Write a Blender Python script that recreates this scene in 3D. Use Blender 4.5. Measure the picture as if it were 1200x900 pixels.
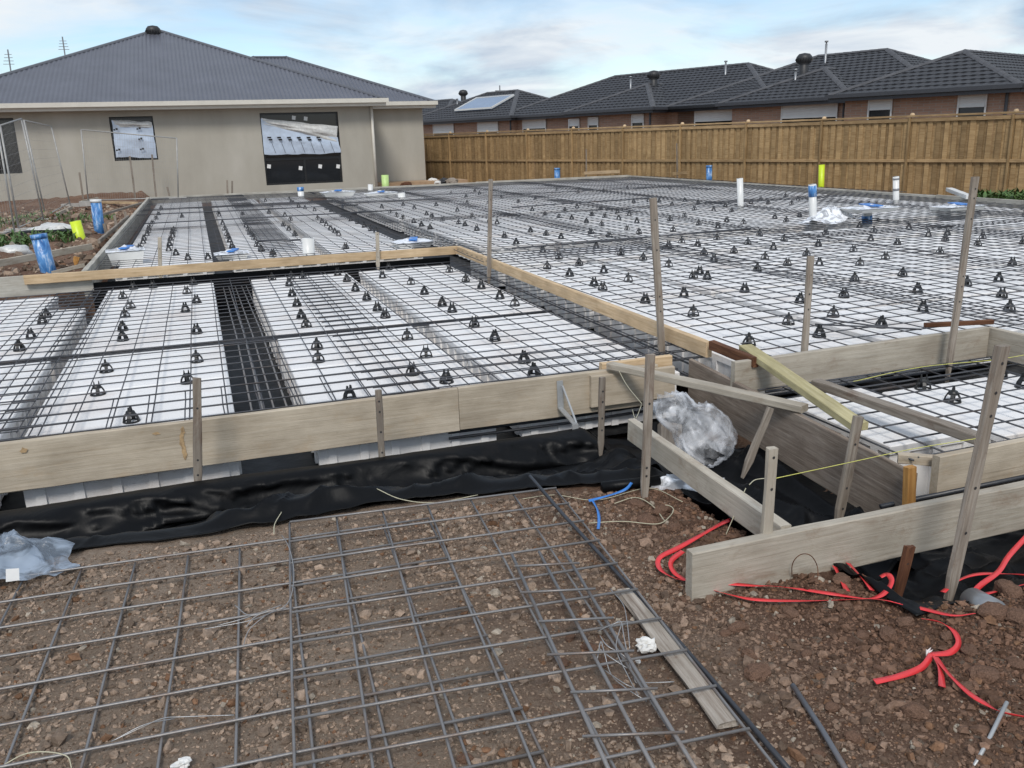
import bpy, bmesh, math, random
import numpy as np
from mathutils import Vector, Matrix
for o in list(bpy.data.objects): bpy.data.objects.remove(o)
rng = random.Random(7); nrg = np.random.RandomState(11)
SC = bpy.context.scene; COL = SC.collection
# ------------------------------------------------------------------ camera
CZ = 1.62
FPX = 1032.92
RM = np.array([[0.94297921,-0.11545451,0.3121866],[-0.33161763,-0.24518538,0.91099609],[-0.02863501,-0.96257695,-0.26949146]])
cam = bpy.data.cameras.new('camera'); camo = bpy.data.objects.new('camera', cam); COL.objects.link(camo)
cam.sensor_width = 36; cam.lens = FPX/1200*36; cam.clip_start = 0.05; cam.clip_end = 3000
M = Matrix.Identity(4)
for i in range(3):
    M[i][0] = RM[i][0]; M[i][1] = -RM[i][1]; M[i][2] = -RM[i][2]
M[2][3] = CZ
camo.matrix_world = M; SC.camera = camo
# ------------------------------------------------------------------ sky and sun
SUN_EL, SUN_AZ = math.radians(46), math.radians(203)      # azimuth from +Y towards +X
W = bpy.data.worlds.new('World'); SC.world = W; W.use_nodes = True
nt = W.node_tree; nd = nt.nodes; lk = nt.links
for n in list(nd): nd.remove(n)
wout = nd.new('ShaderNodeOutputWorld'); bg = nd.new('ShaderNodeBackground')
sky = nd.new('ShaderNodeTexSky'); sky.sky_type = 'NISHITA'; sky.sun_disc = False
sky.sun_elevation = SUN_EL; sky.sun_rotation = SUN_AZ; sky.air_density = 1.0; sky.dust_density = 0.4; sky.ozone_density = 3.0
tc = nd.new('ShaderNodeTexCoord'); sep = nd.new('ShaderNodeSeparateXYZ'); lk.new(tc.outputs['Generated'], sep.inputs[0])
mx = nd.new('ShaderNodeMath'); mx.operation = 'MAXIMUM'; mx.inputs[1].default_value = 0.0; lk.new(sep.outputs['Z'], mx.inputs[0])
ad = nd.new('ShaderNodeMath'); ad.operation = 'ADD'; ad.inputs[1].default_value = 0.16; lk.new(mx.outputs[0], ad.inputs[0])
dv = []
for a in ('X', 'Y'):
    d = nd.new('ShaderNodeMath'); d.operation = 'DIVIDE'; lk.new(sep.outputs[a], d.inputs[0]); lk.new(ad.outputs[0], d.inputs[1]); dv.append(d)
cb = nd.new('ShaderNodeCombineXYZ'); lk.new(dv[0].outputs[0], cb.inputs[0]); lk.new(dv[1].outputs[0], cb.inputs[1])
def wnoise(scale, detail, rough, off, dist=0.0):
    mp = nd.new('ShaderNodeMapping'); mp.inputs['Location'].default_value = off; lk.new(cb.outputs[0], mp.inputs[0])
    t = nd.new('ShaderNodeTexNoise'); t.inputs['Scale'].default_value = scale; t.inputs['Detail'].default_value = detail
    t.inputs['Roughness'].default_value = rough; t.inputs['Distortion'].default_value = dist; lk.new(mp.outputs[0], t.inputs['Vector']); return t
n1 = wnoise(0.8, 9, 0.56, (3.1, 0.4, 0), 0.4)
r1 = nd.new('ShaderNodeValToRGB'); r1.color_ramp.elements[0].position = 0.33; r1.color_ramp.elements[1].position = 0.56
lk.new(n1.outputs['Fac'], r1.inputs[0])
n2 = wnoise(1.15, 8, 0.55, (7.7, 2.3, 1.5), 0.5)
r2 = nd.new('ShaderNodeValToRGB'); e = r2.color_ramp.elements
e[0].position = 0.37; e[0].color = (0.29, 0.37, 0.475, 1); e[1].position = 0.59; e[1].color = (0.60, 0.635, 0.665, 1)
lk.new(n2.outputs['Fac'], r2.inputs[0])
sk = nd.new('ShaderNodeVectorMath'); sk.operation = 'SCALE'; sk.inputs['Scale'].default_value = 0.10; lk.new(sky.outputs[0], sk.inputs[0])
mixc = nd.new('ShaderNodeMix'); mixc.data_type = 'RGBA'; lk.new(r1.outputs[0], mixc.inputs['Factor'])
lk.new(sk.outputs[0], mixc.inputs[6]); lk.new(r2.outputs[0], mixc.inputs[7])
lk.new(mixc.outputs[2], bg.inputs[0]); bg.inputs[1].default_value = 1.0; lk.new(bg.outputs[0], wout.inputs[0])
sl = bpy.data.lights.new('sun', 'SUN'); sl.energy = 1.5; sl.angle = math.radians(16); sl.color = (1, 0.95, 0.88)
so = bpy.data.objects.new('sun', sl); COL.objects.link(so)
sd = Vector((math.sin(SUN_AZ)*math.cos(SUN_EL), math.cos(SUN_AZ)*math.cos(SUN_EL), math.sin(SUN_EL)))
so.rotation_euler = sd.to_track_quat('Z', 'Y').to_euler()
SC.view_settings.view_transform = 'Standard'; SC.view_settings.look = 'None'; SC.view_settings.exposure = 0.52; SC.view_settings.gamma = 1.0
SC.view_settings.use_curve_mapping = False
# ------------------------------------------------------------------ pixel helpers (photo pixel -> direction -> plane)
def ray(px, py): return RM @ np.array([px-600.0, py-450.0, FPX])
def gp(px, py, z):
    d = ray(px, py); t = (z-CZ)/d[2]; return Vector((d[0]*t, d[1]*t, z))
def gy(px, py, Y):
    d = ray(px, py); t = Y/d[1]; return Vector((d[0]*t, Y, d[2]*t+CZ))
# ------------------------------------------------------------------ noise
def _h(ix, iy, s):
    v = (ix*374761393 + iy*668265263 + s*982451653) & 0xffffffff
    v = ((v ^ (v >> 13))*1274126177) & 0xffffffff
    return ((v ^ (v >> 16)) & 0xffff)/65535.0
def vnoise(x, y, s=0):
    x = np.asarray(x, float); y = np.asarray(y, float)
    ix = np.floor(x).astype(np.int64); iy = np.floor(y).astype(np.int64); fx = x-ix; fy = y-iy
    fx = fx*fx*(3-2*fx); fy = fy*fy*(3-2*fy)
    a = _h(ix, iy, s); b = _h(ix+1, iy, s); c = _h(ix, iy+1, s); d = _h(ix+1, iy+1, s)
    return (a*(1-fx)+b*fx)*(1-fy)+(c*(1-fx)+d*fx)*fy
def fbm(x, y, o=4, s=0, g=0.5):
    r = 0; a = 1; t = 0
    for i in range(o):
        r = r+a*(vnoise(np.asarray(x)*2**i, np.asarray(y)*2**i, s+i)-0.5)*2; t += a; a *= g
    return r/t
def sst(a, b, x):
    t = np.clip((np.asarray(x, float)-a)/(b-a), 0, 1); return t*t*(3-2*t)
# ------------------------------------------------------------------ materials
MAT = {}
def newmat(name):
    m = bpy.data.materials.new(name); m.use_nodes = True; MAT[name] = m
    b = m.node_tree.nodes['Principled BSDF']; return m, m.node_tree.nodes, m.node_tree.links, b
def tex(ns, ls, scale=(1, 1, 1), nscale=5, detail=6, rough=0.6, dist=0.0, coord='Object', rnd=True):
    t = ns.new('ShaderNodeTexCoord'); mp = ns.new('ShaderNodeMapping'); mp.inputs['Scale'].default_value = scale
    if rnd:
        oi = ns.new('ShaderNodeObjectInfo'); sc = ns.new('ShaderNodeVectorMath'); sc.operation = 'SCALE'; sc.inputs[0].default_value = (31, 17, 23)
        ls.new(oi.outputs['Random'], sc.inputs['Scale']); av = ns.new('ShaderNodeVectorMath'); ls.new(t.outputs[coord], av.inputs[0]); ls.new(sc.outputs[0], av.inputs[1])
        ls.new(av.outputs[0], mp.inputs[0])
    else: ls.new(t.outputs[coord], mp.inputs[0])
    n = ns.new('ShaderNodeTexNoise'); n.inputs['Scale'].default_value = nscale; n.inputs['Detail'].default_value = detail
    n.inputs['Roughness'].default_value = rough; n.inputs['Distortion'].default_value = dist; ls.new(mp.outputs[0], n.inputs['Vector']); return n
def ramp(ns, ls, src, stops):
    r = ns.new('ShaderNodeValToRGB'); e = r.color_ramp.elements
    while len(e) < len(stops): e.new(0.5)
    for k, (p, c) in enumerate(stops): e[k].position = p; e[k].color = (*c, 1) if len(c) == 3 else c
    ls.new(src, r.inputs[0]); return r
def mixn(ns, ls, a, b, fac, mode='MIX'):
    m = ns.new('ShaderNodeMix'); m.data_type = 'RGBA'; m.blend_type = mode
    for sock, v in ((m.inputs['Factor'], fac), (m.inputs[6], a), (m.inputs[7], b)):
        if isinstance(v, (int, float)): sock.default_value = v
        elif isinstance(v, tuple): sock.default_value = (*v, 1)
        else: ls.new(v, sock)
    return m.outputs[2]
def bump(ns, ls, b, src, dist=0.01, st=0.5):
    n = ns.new('ShaderNodeBump'); n.inputs['Strength'].default_value = st; n.inputs['Distance'].default_value = dist
    ls.new(src, n.inputs['Height']); ls.new(n.outputs[0], b.inputs['Normal'])
def objrand(ns, ls, lo, hi):
    oi = ns.new('ShaderNodeObjectInfo'); mr = ns.new('ShaderNodeMapRange'); mr.inputs['To Min'].default_value = lo; mr.inputs['To Max'].default_value = hi
    ls.new(oi.outputs['Random'], mr.inputs['Value']); cc = ns.new('ShaderNodeCombineColor')
    for k in range(3): ls.new(mr.outputs[0], cc.inputs[k])
    return cc.outputs[0]
def plain(name, c, rough=0.6, metal=0.0, var=0.18, nscale=9, bmp=0.003, spec=None):
    m, ns, ls, b = newmat(name)
    n = tex(ns, ls, (1, 1, 1), nscale, 6, 0.65)
    lo = tuple(x*(1-var) for x in c); hi = tuple(min(1, x*(1+var)) for x in c)
    r = ramp(ns, ls, n.outputs['Fac'], [(0.3, lo), (0.7, hi)]); ls.new(r.outputs[0], b.inputs['Base Color'])
    b.inputs['Roughness'].default_value = rough; b.inputs['Metallic'].default_value = metal
    if spec is not None: b.inputs['Specular IOR Level'].default_value = spec
    if bmp: bump(ns, ls, b, n.outputs['Fac'], bmp, 0.5)
    return m
def wood(name, dark, mid, light, stain=None, stain_amt=0.5, rough=0.8, gscale=1.0, vr=(0.84, 1.12)):
    m, ns, ls, b = newmat(name)
    g = tex(ns, ls, (1.2*gscale, 26*gscale, 26*gscale), 2.6, 8, 0.65, 0.6)
    r = ramp(ns, ls, g.outputs['Fac'], [(0.28, dark), (0.48, mid), (0.72, light)])
    blot = tex(ns, ls, (1, 1.6, 1.6), 3.2, 5, 0.6)
    rb = ramp(ns, ls, blot.outputs['Fac'], [(0.35, (0.72, 0.70, 0.68)), (0.65, (1.1, 1.1, 1.1))])
    c = mixn(ns, ls, r.outputs[0], rb.outputs[0], 0.75, 'MULTIPLY')
    if stain:
        s = tex(ns, ls, (1.3, 2.6, 2.6), 3.4, 9, 0.75, 0.4); rs = ramp(ns, ls, s.outputs['Fac'], [(0.54, (0, 0, 0)), (0.72, (stain_amt,)*3)])
        c = mixn(ns, ls, c, stain, rs.outputs[0])
    sp = tex(ns, ls, (6, 30, 30), 5, 3, 0.6); rsp = ramp(ns, ls, sp.outputs['Fac'], [(0.70, (0, 0, 0)), (0.76, (0.55,)*3)])
    c = mixn(ns, ls, c, tuple(x*0.45 for x in dark), rsp.outputs[0])
    c = mixn(ns, ls, c, objrand(ns, ls, *vr), 1.0, 'MULTIPLY')
    ls.new(c, b.inputs['Base Color']); b.inputs['Roughness'].default_value = rough; b.inputs['Specular IOR Level'].default_value = 0.25
    bump(ns, ls, b, g.outputs['Fac'], 0.004, 0.6); return m
wood('board_pale', (0.40, 0.335, 0.25), (0.49, 0.42, 0.325), (0.56, 0.49, 0.39), (0.38, 0.25, 0.13), 0.4)
wood('old_plank', (0.17, 0.125, 0.095), (0.38, 0.335, 0.285), (0.56, 0.52, 0.46), (0.13, 0.065, 0.04), 0.9)
wood('board_grey', (0.36, 0.315, 0.25), (0.44, 0.395, 0.325), (0.52, 0.475, 0.40), (0.24, 0.165, 0.11), 0.75)
wood('ply_brown', (0.17, 0.13, 0.10), (0.28, 0.225, 0.18), (0.40, 0.34, 0.28), (0.14, 0.10, 0.08), 0.6)
wood('pine', (0.42, 0.29, 0.165), (0.56, 0.41, 0.25), (0.66, 0.51, 0.34), None, 0)
wood('treated', (0.33, 0.29, 0.15), (0.43, 0.38, 0.21), (0.51, 0.46, 0.28), (0.28, 0.24, 0.14), .4)
wood('stake_wood', (0.17, 0.135, 0.105), (0.275, 0.235, 0.195), (0.40, 0.36, 0.31), (0.13, 0.065, 0.035), 0.75)
wood('rusty_wood', (0.05, 0.025, 0.018), (0.13, 0.055, 0.03), (0.24, 0.12, 0.06), None, 0)
wood('orange_wood', (0.28, 0.13, 0.035), (0.45, 0.23, 0.07), (0.55, 0.31, 0.11), None, 0)
wood('cement_form', (0.33, 0.31, 0.27), (0.44, 0.42, 0.37), (0.54, 0.52, 0.47), (0.32, 0.27, 0.21), 0.4)
wood('paling', (0.25, 0.155, 0.07), (0.36, 0.24, 0.118), (0.45, 0.32, 0.17), (0.28, 0.165, 0.075), 0.35, 0.8, 0.6, (0.70, 1.2))
wood('fence_rail', (0.27, 0.17, 0.085), (0.37, 0.25, 0.13), (0.45, 0.33, 0.19), None, 0)
def steel(name, c, rust, rough=0.45, metal=0.7, amt=0.5):
    m, ns, ls, b = newmat(name); n = tex(ns, ls, (1, 1, 1), 5, 6, 0.7)
    r = ramp(ns, ls, n.outputs['Fac'], [(0.52, (0, 0, 0)), (0.68, (amt,)*3)])
    ls.new(mixn(ns, ls, c, rust, r.outputs[0]), b.inputs['Base Color'])
    b.inputs['Roughness'].default_value = rough; b.inputs['Metallic'].default_value = metal
    f = tex(ns, ls, (1, 1, 1), 120, 2, 0.5); bump(ns, ls, b, f.outputs['Fac'], 0.002, 0.4)
steel('rebar', (0.17, 0.175, 0.19), (0.20, 0.11, 0.06), 0.5, 0.55)
steel('rebar_slab', (0.085, 0.088, 0.098), (0.11, 0.07, 0.045), 0.6, 0.4)
steel('rebar_front', (0.25, 0.24, 0.235), (0.20, 0.13, 0.09), 0.45, 0.45, 0.6)
steel('galv', (0.46, 0.47, 0.47), (0.30, 0.28, 0.25), 0.5, 0.5)
steel('wire', (0.42, 0.42, 0.42), (0.30, 0.24, 0.18), 0.4, 0.6)
# foam pods
m, ns, ls, b = newmat('foam')
n = tex(ns, ls, (1, 1, 1), 1.7, 7, 0.62); st = ramp(ns, ls, n.outputs['Fac'], [(0.50, (0, 0, 0)), (0.74, (0.55,)*3)])
n3 = tex(ns, ls, (1, 1, 1), 38, 4, 0.7); sp = ramp(ns, ls, n3.outputs['Fac'], [(0.68, (0, 0, 0)), (0.75, (0.45,)*3)])
c = mixn(ns, ls, (0.86, 0.85, 0.84), (0.60, 0.50, 0.43), st.outputs[0]); c = mixn(ns, ls, c, (0.32, 0.25, 0.2), sp.outputs[0])
n4 = tex(ns, ls, (1, 7, 1), 3, 5, 0.6); s4 = ramp(ns, ls, n4.outputs['Fac'], [(0.55, (1, 1, 1)), (0.8, (0.82, 0.83, 0.85))]); c = mixn(ns, ls, c, s4.outputs[0], 0.8, 'MULTIPLY')
ls.new(c, b.inputs['Base Color']); b.inputs['Roughness'].default_value = 0.75
n5 = tex(ns, ls, (1, 1, 1), 150, 2, 0.5); bump(ns, ls, b, n5.outputs['Fac'], 0.003, 0.5)
plain('chair_plastic', (0.012, 0.013, 0.014), 0.45, 0, 0.3, 20, 0.001)
# soil
def soil(name, scale=1.0, cols=None, pale=True):
    m, ns, ls, b = newmat(name)
    cols = cols or [(0.32, (0.085, 0.048, 0.034)), (0.49, (0.19, 0.115, 0.081)), (0.63, (0.31, 0.21, 0.15))]
    a = tex(ns, ls, (1, 1, 1), 1.1*scale, 4, 0.6, rnd=False); f = tex(ns, ls, (1, 1, 1), 70*scale, 8, 0.8, rnd=False)
    mm = ns.new('ShaderNodeMath'); mm.operation = 'MULTIPLY_ADD'; mm.inputs[1].default_value = 0.40; ls.new(a.outputs['Fac'], mm.inputs[0])
    m2 = ns.new('ShaderNodeMath'); m2.operation = 'MULTIPLY'; m2.inputs[1].default_value = 0.60; ls.new(f.outputs['Fac'], m2.inputs[0]); ls.new(m2.outputs[0], mm.inputs[2])
    r = ramp(ns, ls, mm.outputs[0], cols); c = r.outputs[0]
    rt = ramp(ns, ls, mm.outputs[0], [(0.32, (0.19, 0.138, 0.102)), (0.49, (0.35, 0.265, 0.20)), (0.63, (0.49, 0.40, 0.32))])   # paler trodden topsoil, left of the loose red spoil
    tx = ns.new('ShaderNodeTexCoord'); sx_ = ns.new('ShaderNodeSeparateXYZ'); ls.new(tx.outputs['Object'], sx_.inputs[0]); nz = tex(ns, ls, (1, 1, 1), 1.6, 4, 0.6, rnd=False)
    md_ = ns.new('ShaderNodeMath'); md_.operation = 'MULTIPLY_ADD'; md_.inputs[1].default_value = 1.6; ls.new(nz.outputs['Fac'], md_.inputs[0]); ls.new(sx_.outputs[0], md_.inputs[2])
    mr_ = ns.new('ShaderNodeMapRange'); mr_.inputs['From Min'].default_value = 1.35; mr_.inputs['From Max'].default_value = 2.3; mr_.inputs['To Min'].default_value = 1; mr_.inputs['To Max'].default_value = 0; ls.new(md_.outputs[0], mr_.inputs['Value'])
    my_ = ns.new('ShaderNodeMath'); my_.operation = 'LESS_THAN'; my_.inputs[1].default_value = 4.6; ls.new(sx_.outputs[1], my_.inputs[0]); mm_ = ns.new('ShaderNodeMath'); mm_.operation = 'MULTIPLY'; ls.new(mr_.outputs[0], mm_.inputs[0]); ls.new(my_.outputs[0], mm_.inputs[1])
    c = mixn(ns, ls, c, rt.outputs[0], mm_.outputs[0])
    if pale:
        v = ns.new('ShaderNodeTexVoronoi'); v.inputs['Scale'].default_value = 38*scale; t = ns.new('ShaderNodeTexCoord'); ls.new(t.outputs['Object'], v.inputs['Vector'])
        rv = ramp(ns, ls, v.outputs['Color'], [(0.80, (0, 0, 0)), (0.86, (0.6,)*3)]); c = mixn(ns, ls, c, (0.30, 0.25, 0.20), rv.outputs[0])
    ls.new(c, b.inputs['Base Color']); b.inputs['Roughness'].default_value = 0.95; b.inputs['Specular IOR Level'].default_value = 0.1
    bump(ns, ls, b, f.outputs['Fac'], 0.025, 1.0)
soil('soil')
m, ns, ls, b = newmat('crumb')
at = ns.new('ShaderNodeAttribute'); at.attribute_name = 'Col'; f = tex(ns, ls, (1, 1, 1), 60, 5, 0.7, rnd=False)
rr = ramp(ns, ls, f.outputs['Fac'], [(0.3, (0.65,)*3), (0.7, (1.25,)*3)]); ls.new(mixn(ns, ls, at.outputs['Color'], rr.outputs[0], 1.0, 'MULTIPLY'), b.inputs['Base Color'])
b.inputs['Roughness'].default_value = 0.95; b.inputs['Specular IOR Level'].default_value = 0.1; bump(ns, ls, b, f.outputs['Fac'], 0.01, 0.9)
# black plastic, clear plastic
m, ns, ls, b = newmat('black_plastic'); b.inputs['Specular IOR Level'].default_value = 0.16
n = tex(ns, ls, (1, 1, 1), 3.5, 4, 0.5, 0.6); bump(ns, ls, b, n.outputs['Fac'], 0.03, 0.5)
n2 = tex(ns, ls, (1, 1, 1), 2.2, 5, 0.65); r = ramp(ns, ls, n2.outputs['Fac'], [(0.60, (0.004, 0.0043, 0.005)), (0.85, (0.020, 0.016, 0.014))]); ls.new(r.outputs[0], b.inputs['Base Color'])
r = ramp(ns, ls, n2.outputs['Fac'], [(0.4, (0.42,)*3), (0.75, (0.58,)*3)]); ls.new(r.outputs[0], b.inputs['Roughness'])
def clearpl(name, alpha, col):
    m, ns, ls, b = newmat(name); b.inputs['Base Color'].default_value = (*col, 1); b.inputs['Roughness'].default_value = 0.28
    n = tex(ns, ls, (1, 1, 1), 6, 4, 0.55, 1.4); r = ramp(ns, ls, n.outputs['Fac'], [(0.42, (alpha*0.22,)*3), (0.50, (alpha*.5,)*3), (0.60, (alpha,)*3)]); ls.new(r.outputs[0], b.inputs['Alpha'])
    bump(ns, ls, b, n.outputs['Fac'], 0.03, 0.5)
clearpl('clear_plastic', 0.62, (0.82, 0.84, 0.88)); clearpl('blue_grey_plastic', 1.8, (0.30, 0.36, 0.44)); clearpl('pale_wrap', 1.5, (0.88, 0.90, 0.94))
plain('strap_red', (0.72, 0.045, 0.05), 0.35, 0, 0.12, 14, 0.001)
plain('rust_stain', (0.40, 0.275, 0.15), 0.9, 0, 0.5, 30, 0.001)
plain('strap_blue', (0.05, 0.22, 0.62), 0.4, 0, 0.15, 14, 0.001)
plain('string', (0.62, 0.60, 0.16), 0.7, 0, 0.2, 40, 0.0); plain('string_pale', (0.50, 0.47, 0.34), 0.7, 0, 0.2, 40, 0.0)
plain('pvc_white', (0.72, 0.72, 0.70), 0.35, 0, 0.06, 6, 0.0005); plain('pvc_grey', (0.22, 0.22, 0.23), 0.4)
plain('pipe_yellow', (0.62, 0.78, 0.03), 0.4, 0, 0.06); plain('pipe_lime', (0.50, 0.68, 0.25), 0.45, 0, 0.08)
m, ns, ls, b = newmat('blue_wrap'); n = tex(ns, ls, (1, 1, 0.4), 14, 4, 0.6, 0.6)
r = ramp(ns, ls, n.outputs['Fac'], [(0.35, (0.03, 0.12, 0.34)), (0.54, (0.09, 0.27, 0.58)), (0.66, (0.5, 0.62, 0.78))]); ls.new(r.outputs[0], b.inputs['Base Color']); b.inputs['Roughness'].default_value = 0.3; bump(ns, ls, b, n.outputs['Fac'], 0.02, 0.8)
plain('black_tube', (0.035, 0.038, 0.045), 0.4, 0, 0.3, 12, 0.002)
plain('foam_white', (0.72, 0.71, 0.68), 0.8, 0, 0.15, 30, 0.006); plain('white_label', (0.75, 0.75, 0.74), 0.6, 0, 0.05)
# house
m, ns, ls, b = newmat('render_wall'); n = tex(ns, ls, (1, 1, 0.35), 0.9, 7, 0.62, rnd=False); f = tex(ns, ls, (1, 1, 1), 45, 4, 0.7, rnd=False)
r = ramp(ns, ls, n.outputs['Fac'], [(0.32, (0.36, 0.335, 0.285)), (0.52, (0.41, 0.385, 0.33)), (0.72, (0.46, 0.435, 0.38))]); ls.new(r.outputs[0], b.inputs['Base Color']); b.inputs['Roughness'].default_value = 0.95; bump(ns, ls, b, f.outputs['Fac'], 0.006, 0.6)
plain('metal_roof', (0.125, 0.13, 0.155), 0.42, 0.25, 0.12, 1.2, 0.0); plain('roof_cap', (0.11, 0.115, 0.13), 0.4, 0.2, 0.1)
plain('cream_paint', (0.62, 0.59, 0.52), 0.5, 0, 0.06, 3, 0.0); plain('alu_black', (0.012, 0.012, 0.013), 0.35, 0, 0.2)
m, ns, ls, b = newmat('dark_glass'); b.inputs['Base Color'].default_value = (0.015, 0.017, 0.02, 1); b.inputs['Roughness'].default_value = 0.08
n = tex(ns, ls, (1, 1, 1), 1.2, 2, 0.5); bump(ns, ls, b, n.outputs['Fac'], 0.02, 0.1)
plain('foil_blue', (0.52, 0.60, 0.72), 0.3, 0.15, 0.12, 5, 0.02); plain('foil_white', (0.62, 0.62, 0.60), 0.4, 0.1, 0.2, 14, 0.02)
def tilem(name, c): 
    m, ns, ls, b = newmat(name); n = tex(ns, ls, (1, 1, 1), 2.4, 7, 0.7, rnd=False); r = ramp(ns, ls, n.outputs['Fac'], [(0.3, tuple(x*0.72 for x in c)), (0.7, tuple(x*1.3 for x in c))])
    ls.new(r.outputs[0], b.inputs['Base Color']); b.inputs['Roughness'].default_value = 0.6
tilem('tile', (0.040, 0.041, 0.046)); tilem('ridge_tile', (0.075, 0.075, 0.08))
m, ns, ls, b = newmat('brick'); t = ns.new('ShaderNodeTexCoord'); br = ns.new('ShaderNodeTexBrick'); br.inputs['Scale'].default_value = 1.0
br.inputs['Color1'].default_value = (0.42, 0.25, 0.175, 1); br.inputs['Color2'].default_value = (0.32, 0.195, 0.14, 1); br.inputs['Mortar'].default_value = (0.36, 0.31, 0.26, 1)
br.inputs['Brick Width'].default_value = 0.24; br.inputs['Row Height'].default_value = 0.086; br.inputs['Mortar Size'].default_value = 0.008
sx = ns.new('ShaderNodeSeparateXYZ'); ls.new(t.outputs['Object'], sx.inputs[0]); s2 = ns.new('ShaderNodeMath'); s2.operation = 'ADD'; ls.new(sx.outputs[0], s2.inputs[0]); ls.new(sx.outputs[1], s2.inputs[1])
cx = ns.new('ShaderNodeCombineXYZ'); ls.new(s2.outputs[0], cx.inputs[0]); ls.new(sx.outputs[2], cx.inputs[1]); ls.new(cx.outputs[0], br.inputs['Vector']); ls.new(br.outputs['Color'], b.inputs['Base Color']); b.inputs['Roughness'].default_value = 0.9
bump(ns, ls, b, br.outputs['Fac'], -0.006, 0.6)
plain('shutter', (0.66, 0.66, 0.64), 0.45, 0, 0.04, 3, 0); plain('gutter_dark', (0.055, 0.058, 0.066), 0.4, 0.1, 0.1)
plain('panel_glass', (0.20, 0.27, 0.38), 0.12, 0.2, 0.1, 1, 0); plain('grey_metal', (0.30, 0.31, 0.32), 0.4, 0.6, 0.1)
plain('panel_steel', (0.36, 0.355, 0.34), 0.5, 0.3, 0.15)
plain('vent_dark', (0.03, 0.03, 0.032), 0.5)
plain('leaf', (0.075, 0.14, 0.035), 0.6, 0, 0.4, 6, 0); plain('concrete', (0.42, 0.40, 0.37), 0.9, 0, 0.15, 8, 0.005); plain('clay_pad', (0.42, 0.28, 0.17), 0.9, 0, 0.2, 5, 0.01)
# ------------------------------------------------------------------ mesh helpers
class MB:
    def __init__(s): s.v = []; s.f = []
    def add(s, vs, fs):
        k = len(s.v); s.v += [tuple(p) for p in vs]; s.f += [tuple(i+k for i in f) for f in fs]; return s
    def box(s, a, b):
        (x0, y0, z0), (x1, y1, z1) = a, b
        return s.add([(x0,y0,z0),(x1,y0,z0),(x1,y1,z0),(x0,y1,z0),(x0,y0,z1),(x1,y0,z1),(x1,y1,z1),(x0,y1,z1)],
                     [(0,3,2,1),(4,5,6,7),(0,1,5,4),(1,2,6,5),(2,3,7,6),(3,0,4,7)])
    def obox(s, p0, p1, w, t, up=(0,0,1)):
        p0 = Vector(p0); p1 = Vector(p1); d = (p1-p0).normalized(); u = Vector(up); sd_ = d.cross(u)
        if sd_.length < 1e-4: sd_ = d.cross(Vector((1,0,0)))
        sd_.normalize(); u = sd_.cross(d).normalized()
        q = []
        for p in (p0, p1):
            for a, b_ in ((-1,-1),(1,-1),(1,1),(-1,1)): q.append(p+sd_*a*w/2+u*b_*t/2)
        return s.add(q, [(0,1,2,3),(7,6,5,4),(0,4,5,1),(1,5,6,2),(2,6,7,3),(3,7,4,0)])
    def tube(s, pts, r, n=6, cap=True):
        pts = [Vector(p) for p in pts]; k = len(s.v); m = len(pts)
        rs = r if isinstance(r, (list, tuple)) else [r]*m
        for i, p in enumerate(pts):
            d = (pts[min(i+1,m-1)]-pts[max(i-1,0)])
            if d.length < 1e-7: d = Vector((0,0,1))
            d.normalize(); a = d.cross(Vector((0,0,1)))
            if a.length < 1e-3: a = d.cross(Vector((0,1,0)))
            a.normalize(); b_ = d.cross(a)
            for j in range(n):
                t = 2*math.pi*j/n; s.v.append(tuple(p+(a*math.cos(t)+b_*math.sin(t))*rs[i]))
        for i in range(m-1):
            for j in range(n):
                s.f.append((k+i*n+j, k+i*n+(j+1)%n, k+(i+1)*n+(j+1)%n, k+(i+1)*n+j))
        if cap: s.f.append(tuple(k+j for j in range(n))[::-1]); s.f.append(tuple(k+(m-1)*n+j for j in range(n)))
        return s
    def lathe(s, c, prof, n=20):
        k = len(s.v); c = Vector(c)
        for r, z in prof:
            for j in range(n):
                t = 2*math.pi*j/n; s.v.append((c.x+r*math.cos(t), c.y+r*math.sin(t), c.z+z))
        for i in range(len(prof)-1):
            for j in range(n): s.f.append((k+i*n+j, k+i*n+(j+1)%n, k+(i+1)*n+(j+1)%n, k+(i+1)*n+j))
        return s
    def grid(s, P):
        a, b_ = len(P), len(P[0]); k = len(s.v)
        for row in P: s.v += [tuple(p) for p in row]
        for i in range(a-1):
            for j in range(b_-1): s.f.append((k+i*b_+j, k+i*b_+j+1, k+(i+1)*b_+j+1, k+(i+1)*b_+j))
        return s
    def mesh(s, name, mat, smooth=False, org=None):
        v = s.v if org is None else [(p[0]-org[0], p[1]-org[1], p[2]-org[2]) for p in s.v]
        m = bpy.data.meshes.new(name); m.from_pydata(v, [], s.f); m.update()
        if smooth: m.polygons.foreach_set('use_smooth', [True]*len(m.polygons))
        m.materials.append(MAT[mat]); return m
    def build(s, name, mat, parent=None, smooth=False, org=None):
        """world-space shape; origin goes to org (or the parent's origin)"""
        if parent is not None and org is None: org = (0,0,0); 
        po = Vector(parent.location) if parent is not None else Vector((0,0,0))
        if parent is not None and parent.parent is not None: po = po+Vector(parent.parent.location)
        o0 = Vector(org) if (org is not None and parent is None) else (po if parent is not None else Vector((0,0,0)))
        o = bpy.data.objects.new(name, s.mesh(name, mat, smooth, o0)); COL.objects.link(o)
        if parent is None: o.location = o0
        else: o.parent = parent
        return o
def tag(o, label, cat, group=None, kind=None):
    if label: o['label'] = label
    if cat: o['category'] = cat
    if group: o['group'] = group
    if kind: o['kind'] = kind
    return o
def thing(name, loc, label, cat, group=None, rz=0):
    o = bpy.data.objects.new(name, None); COL.objects.link(o); o.location = loc; o.rotation_euler.z = rz; o.empty_display_size = 0.1
    return tag(o, label, cat, group)
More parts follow.
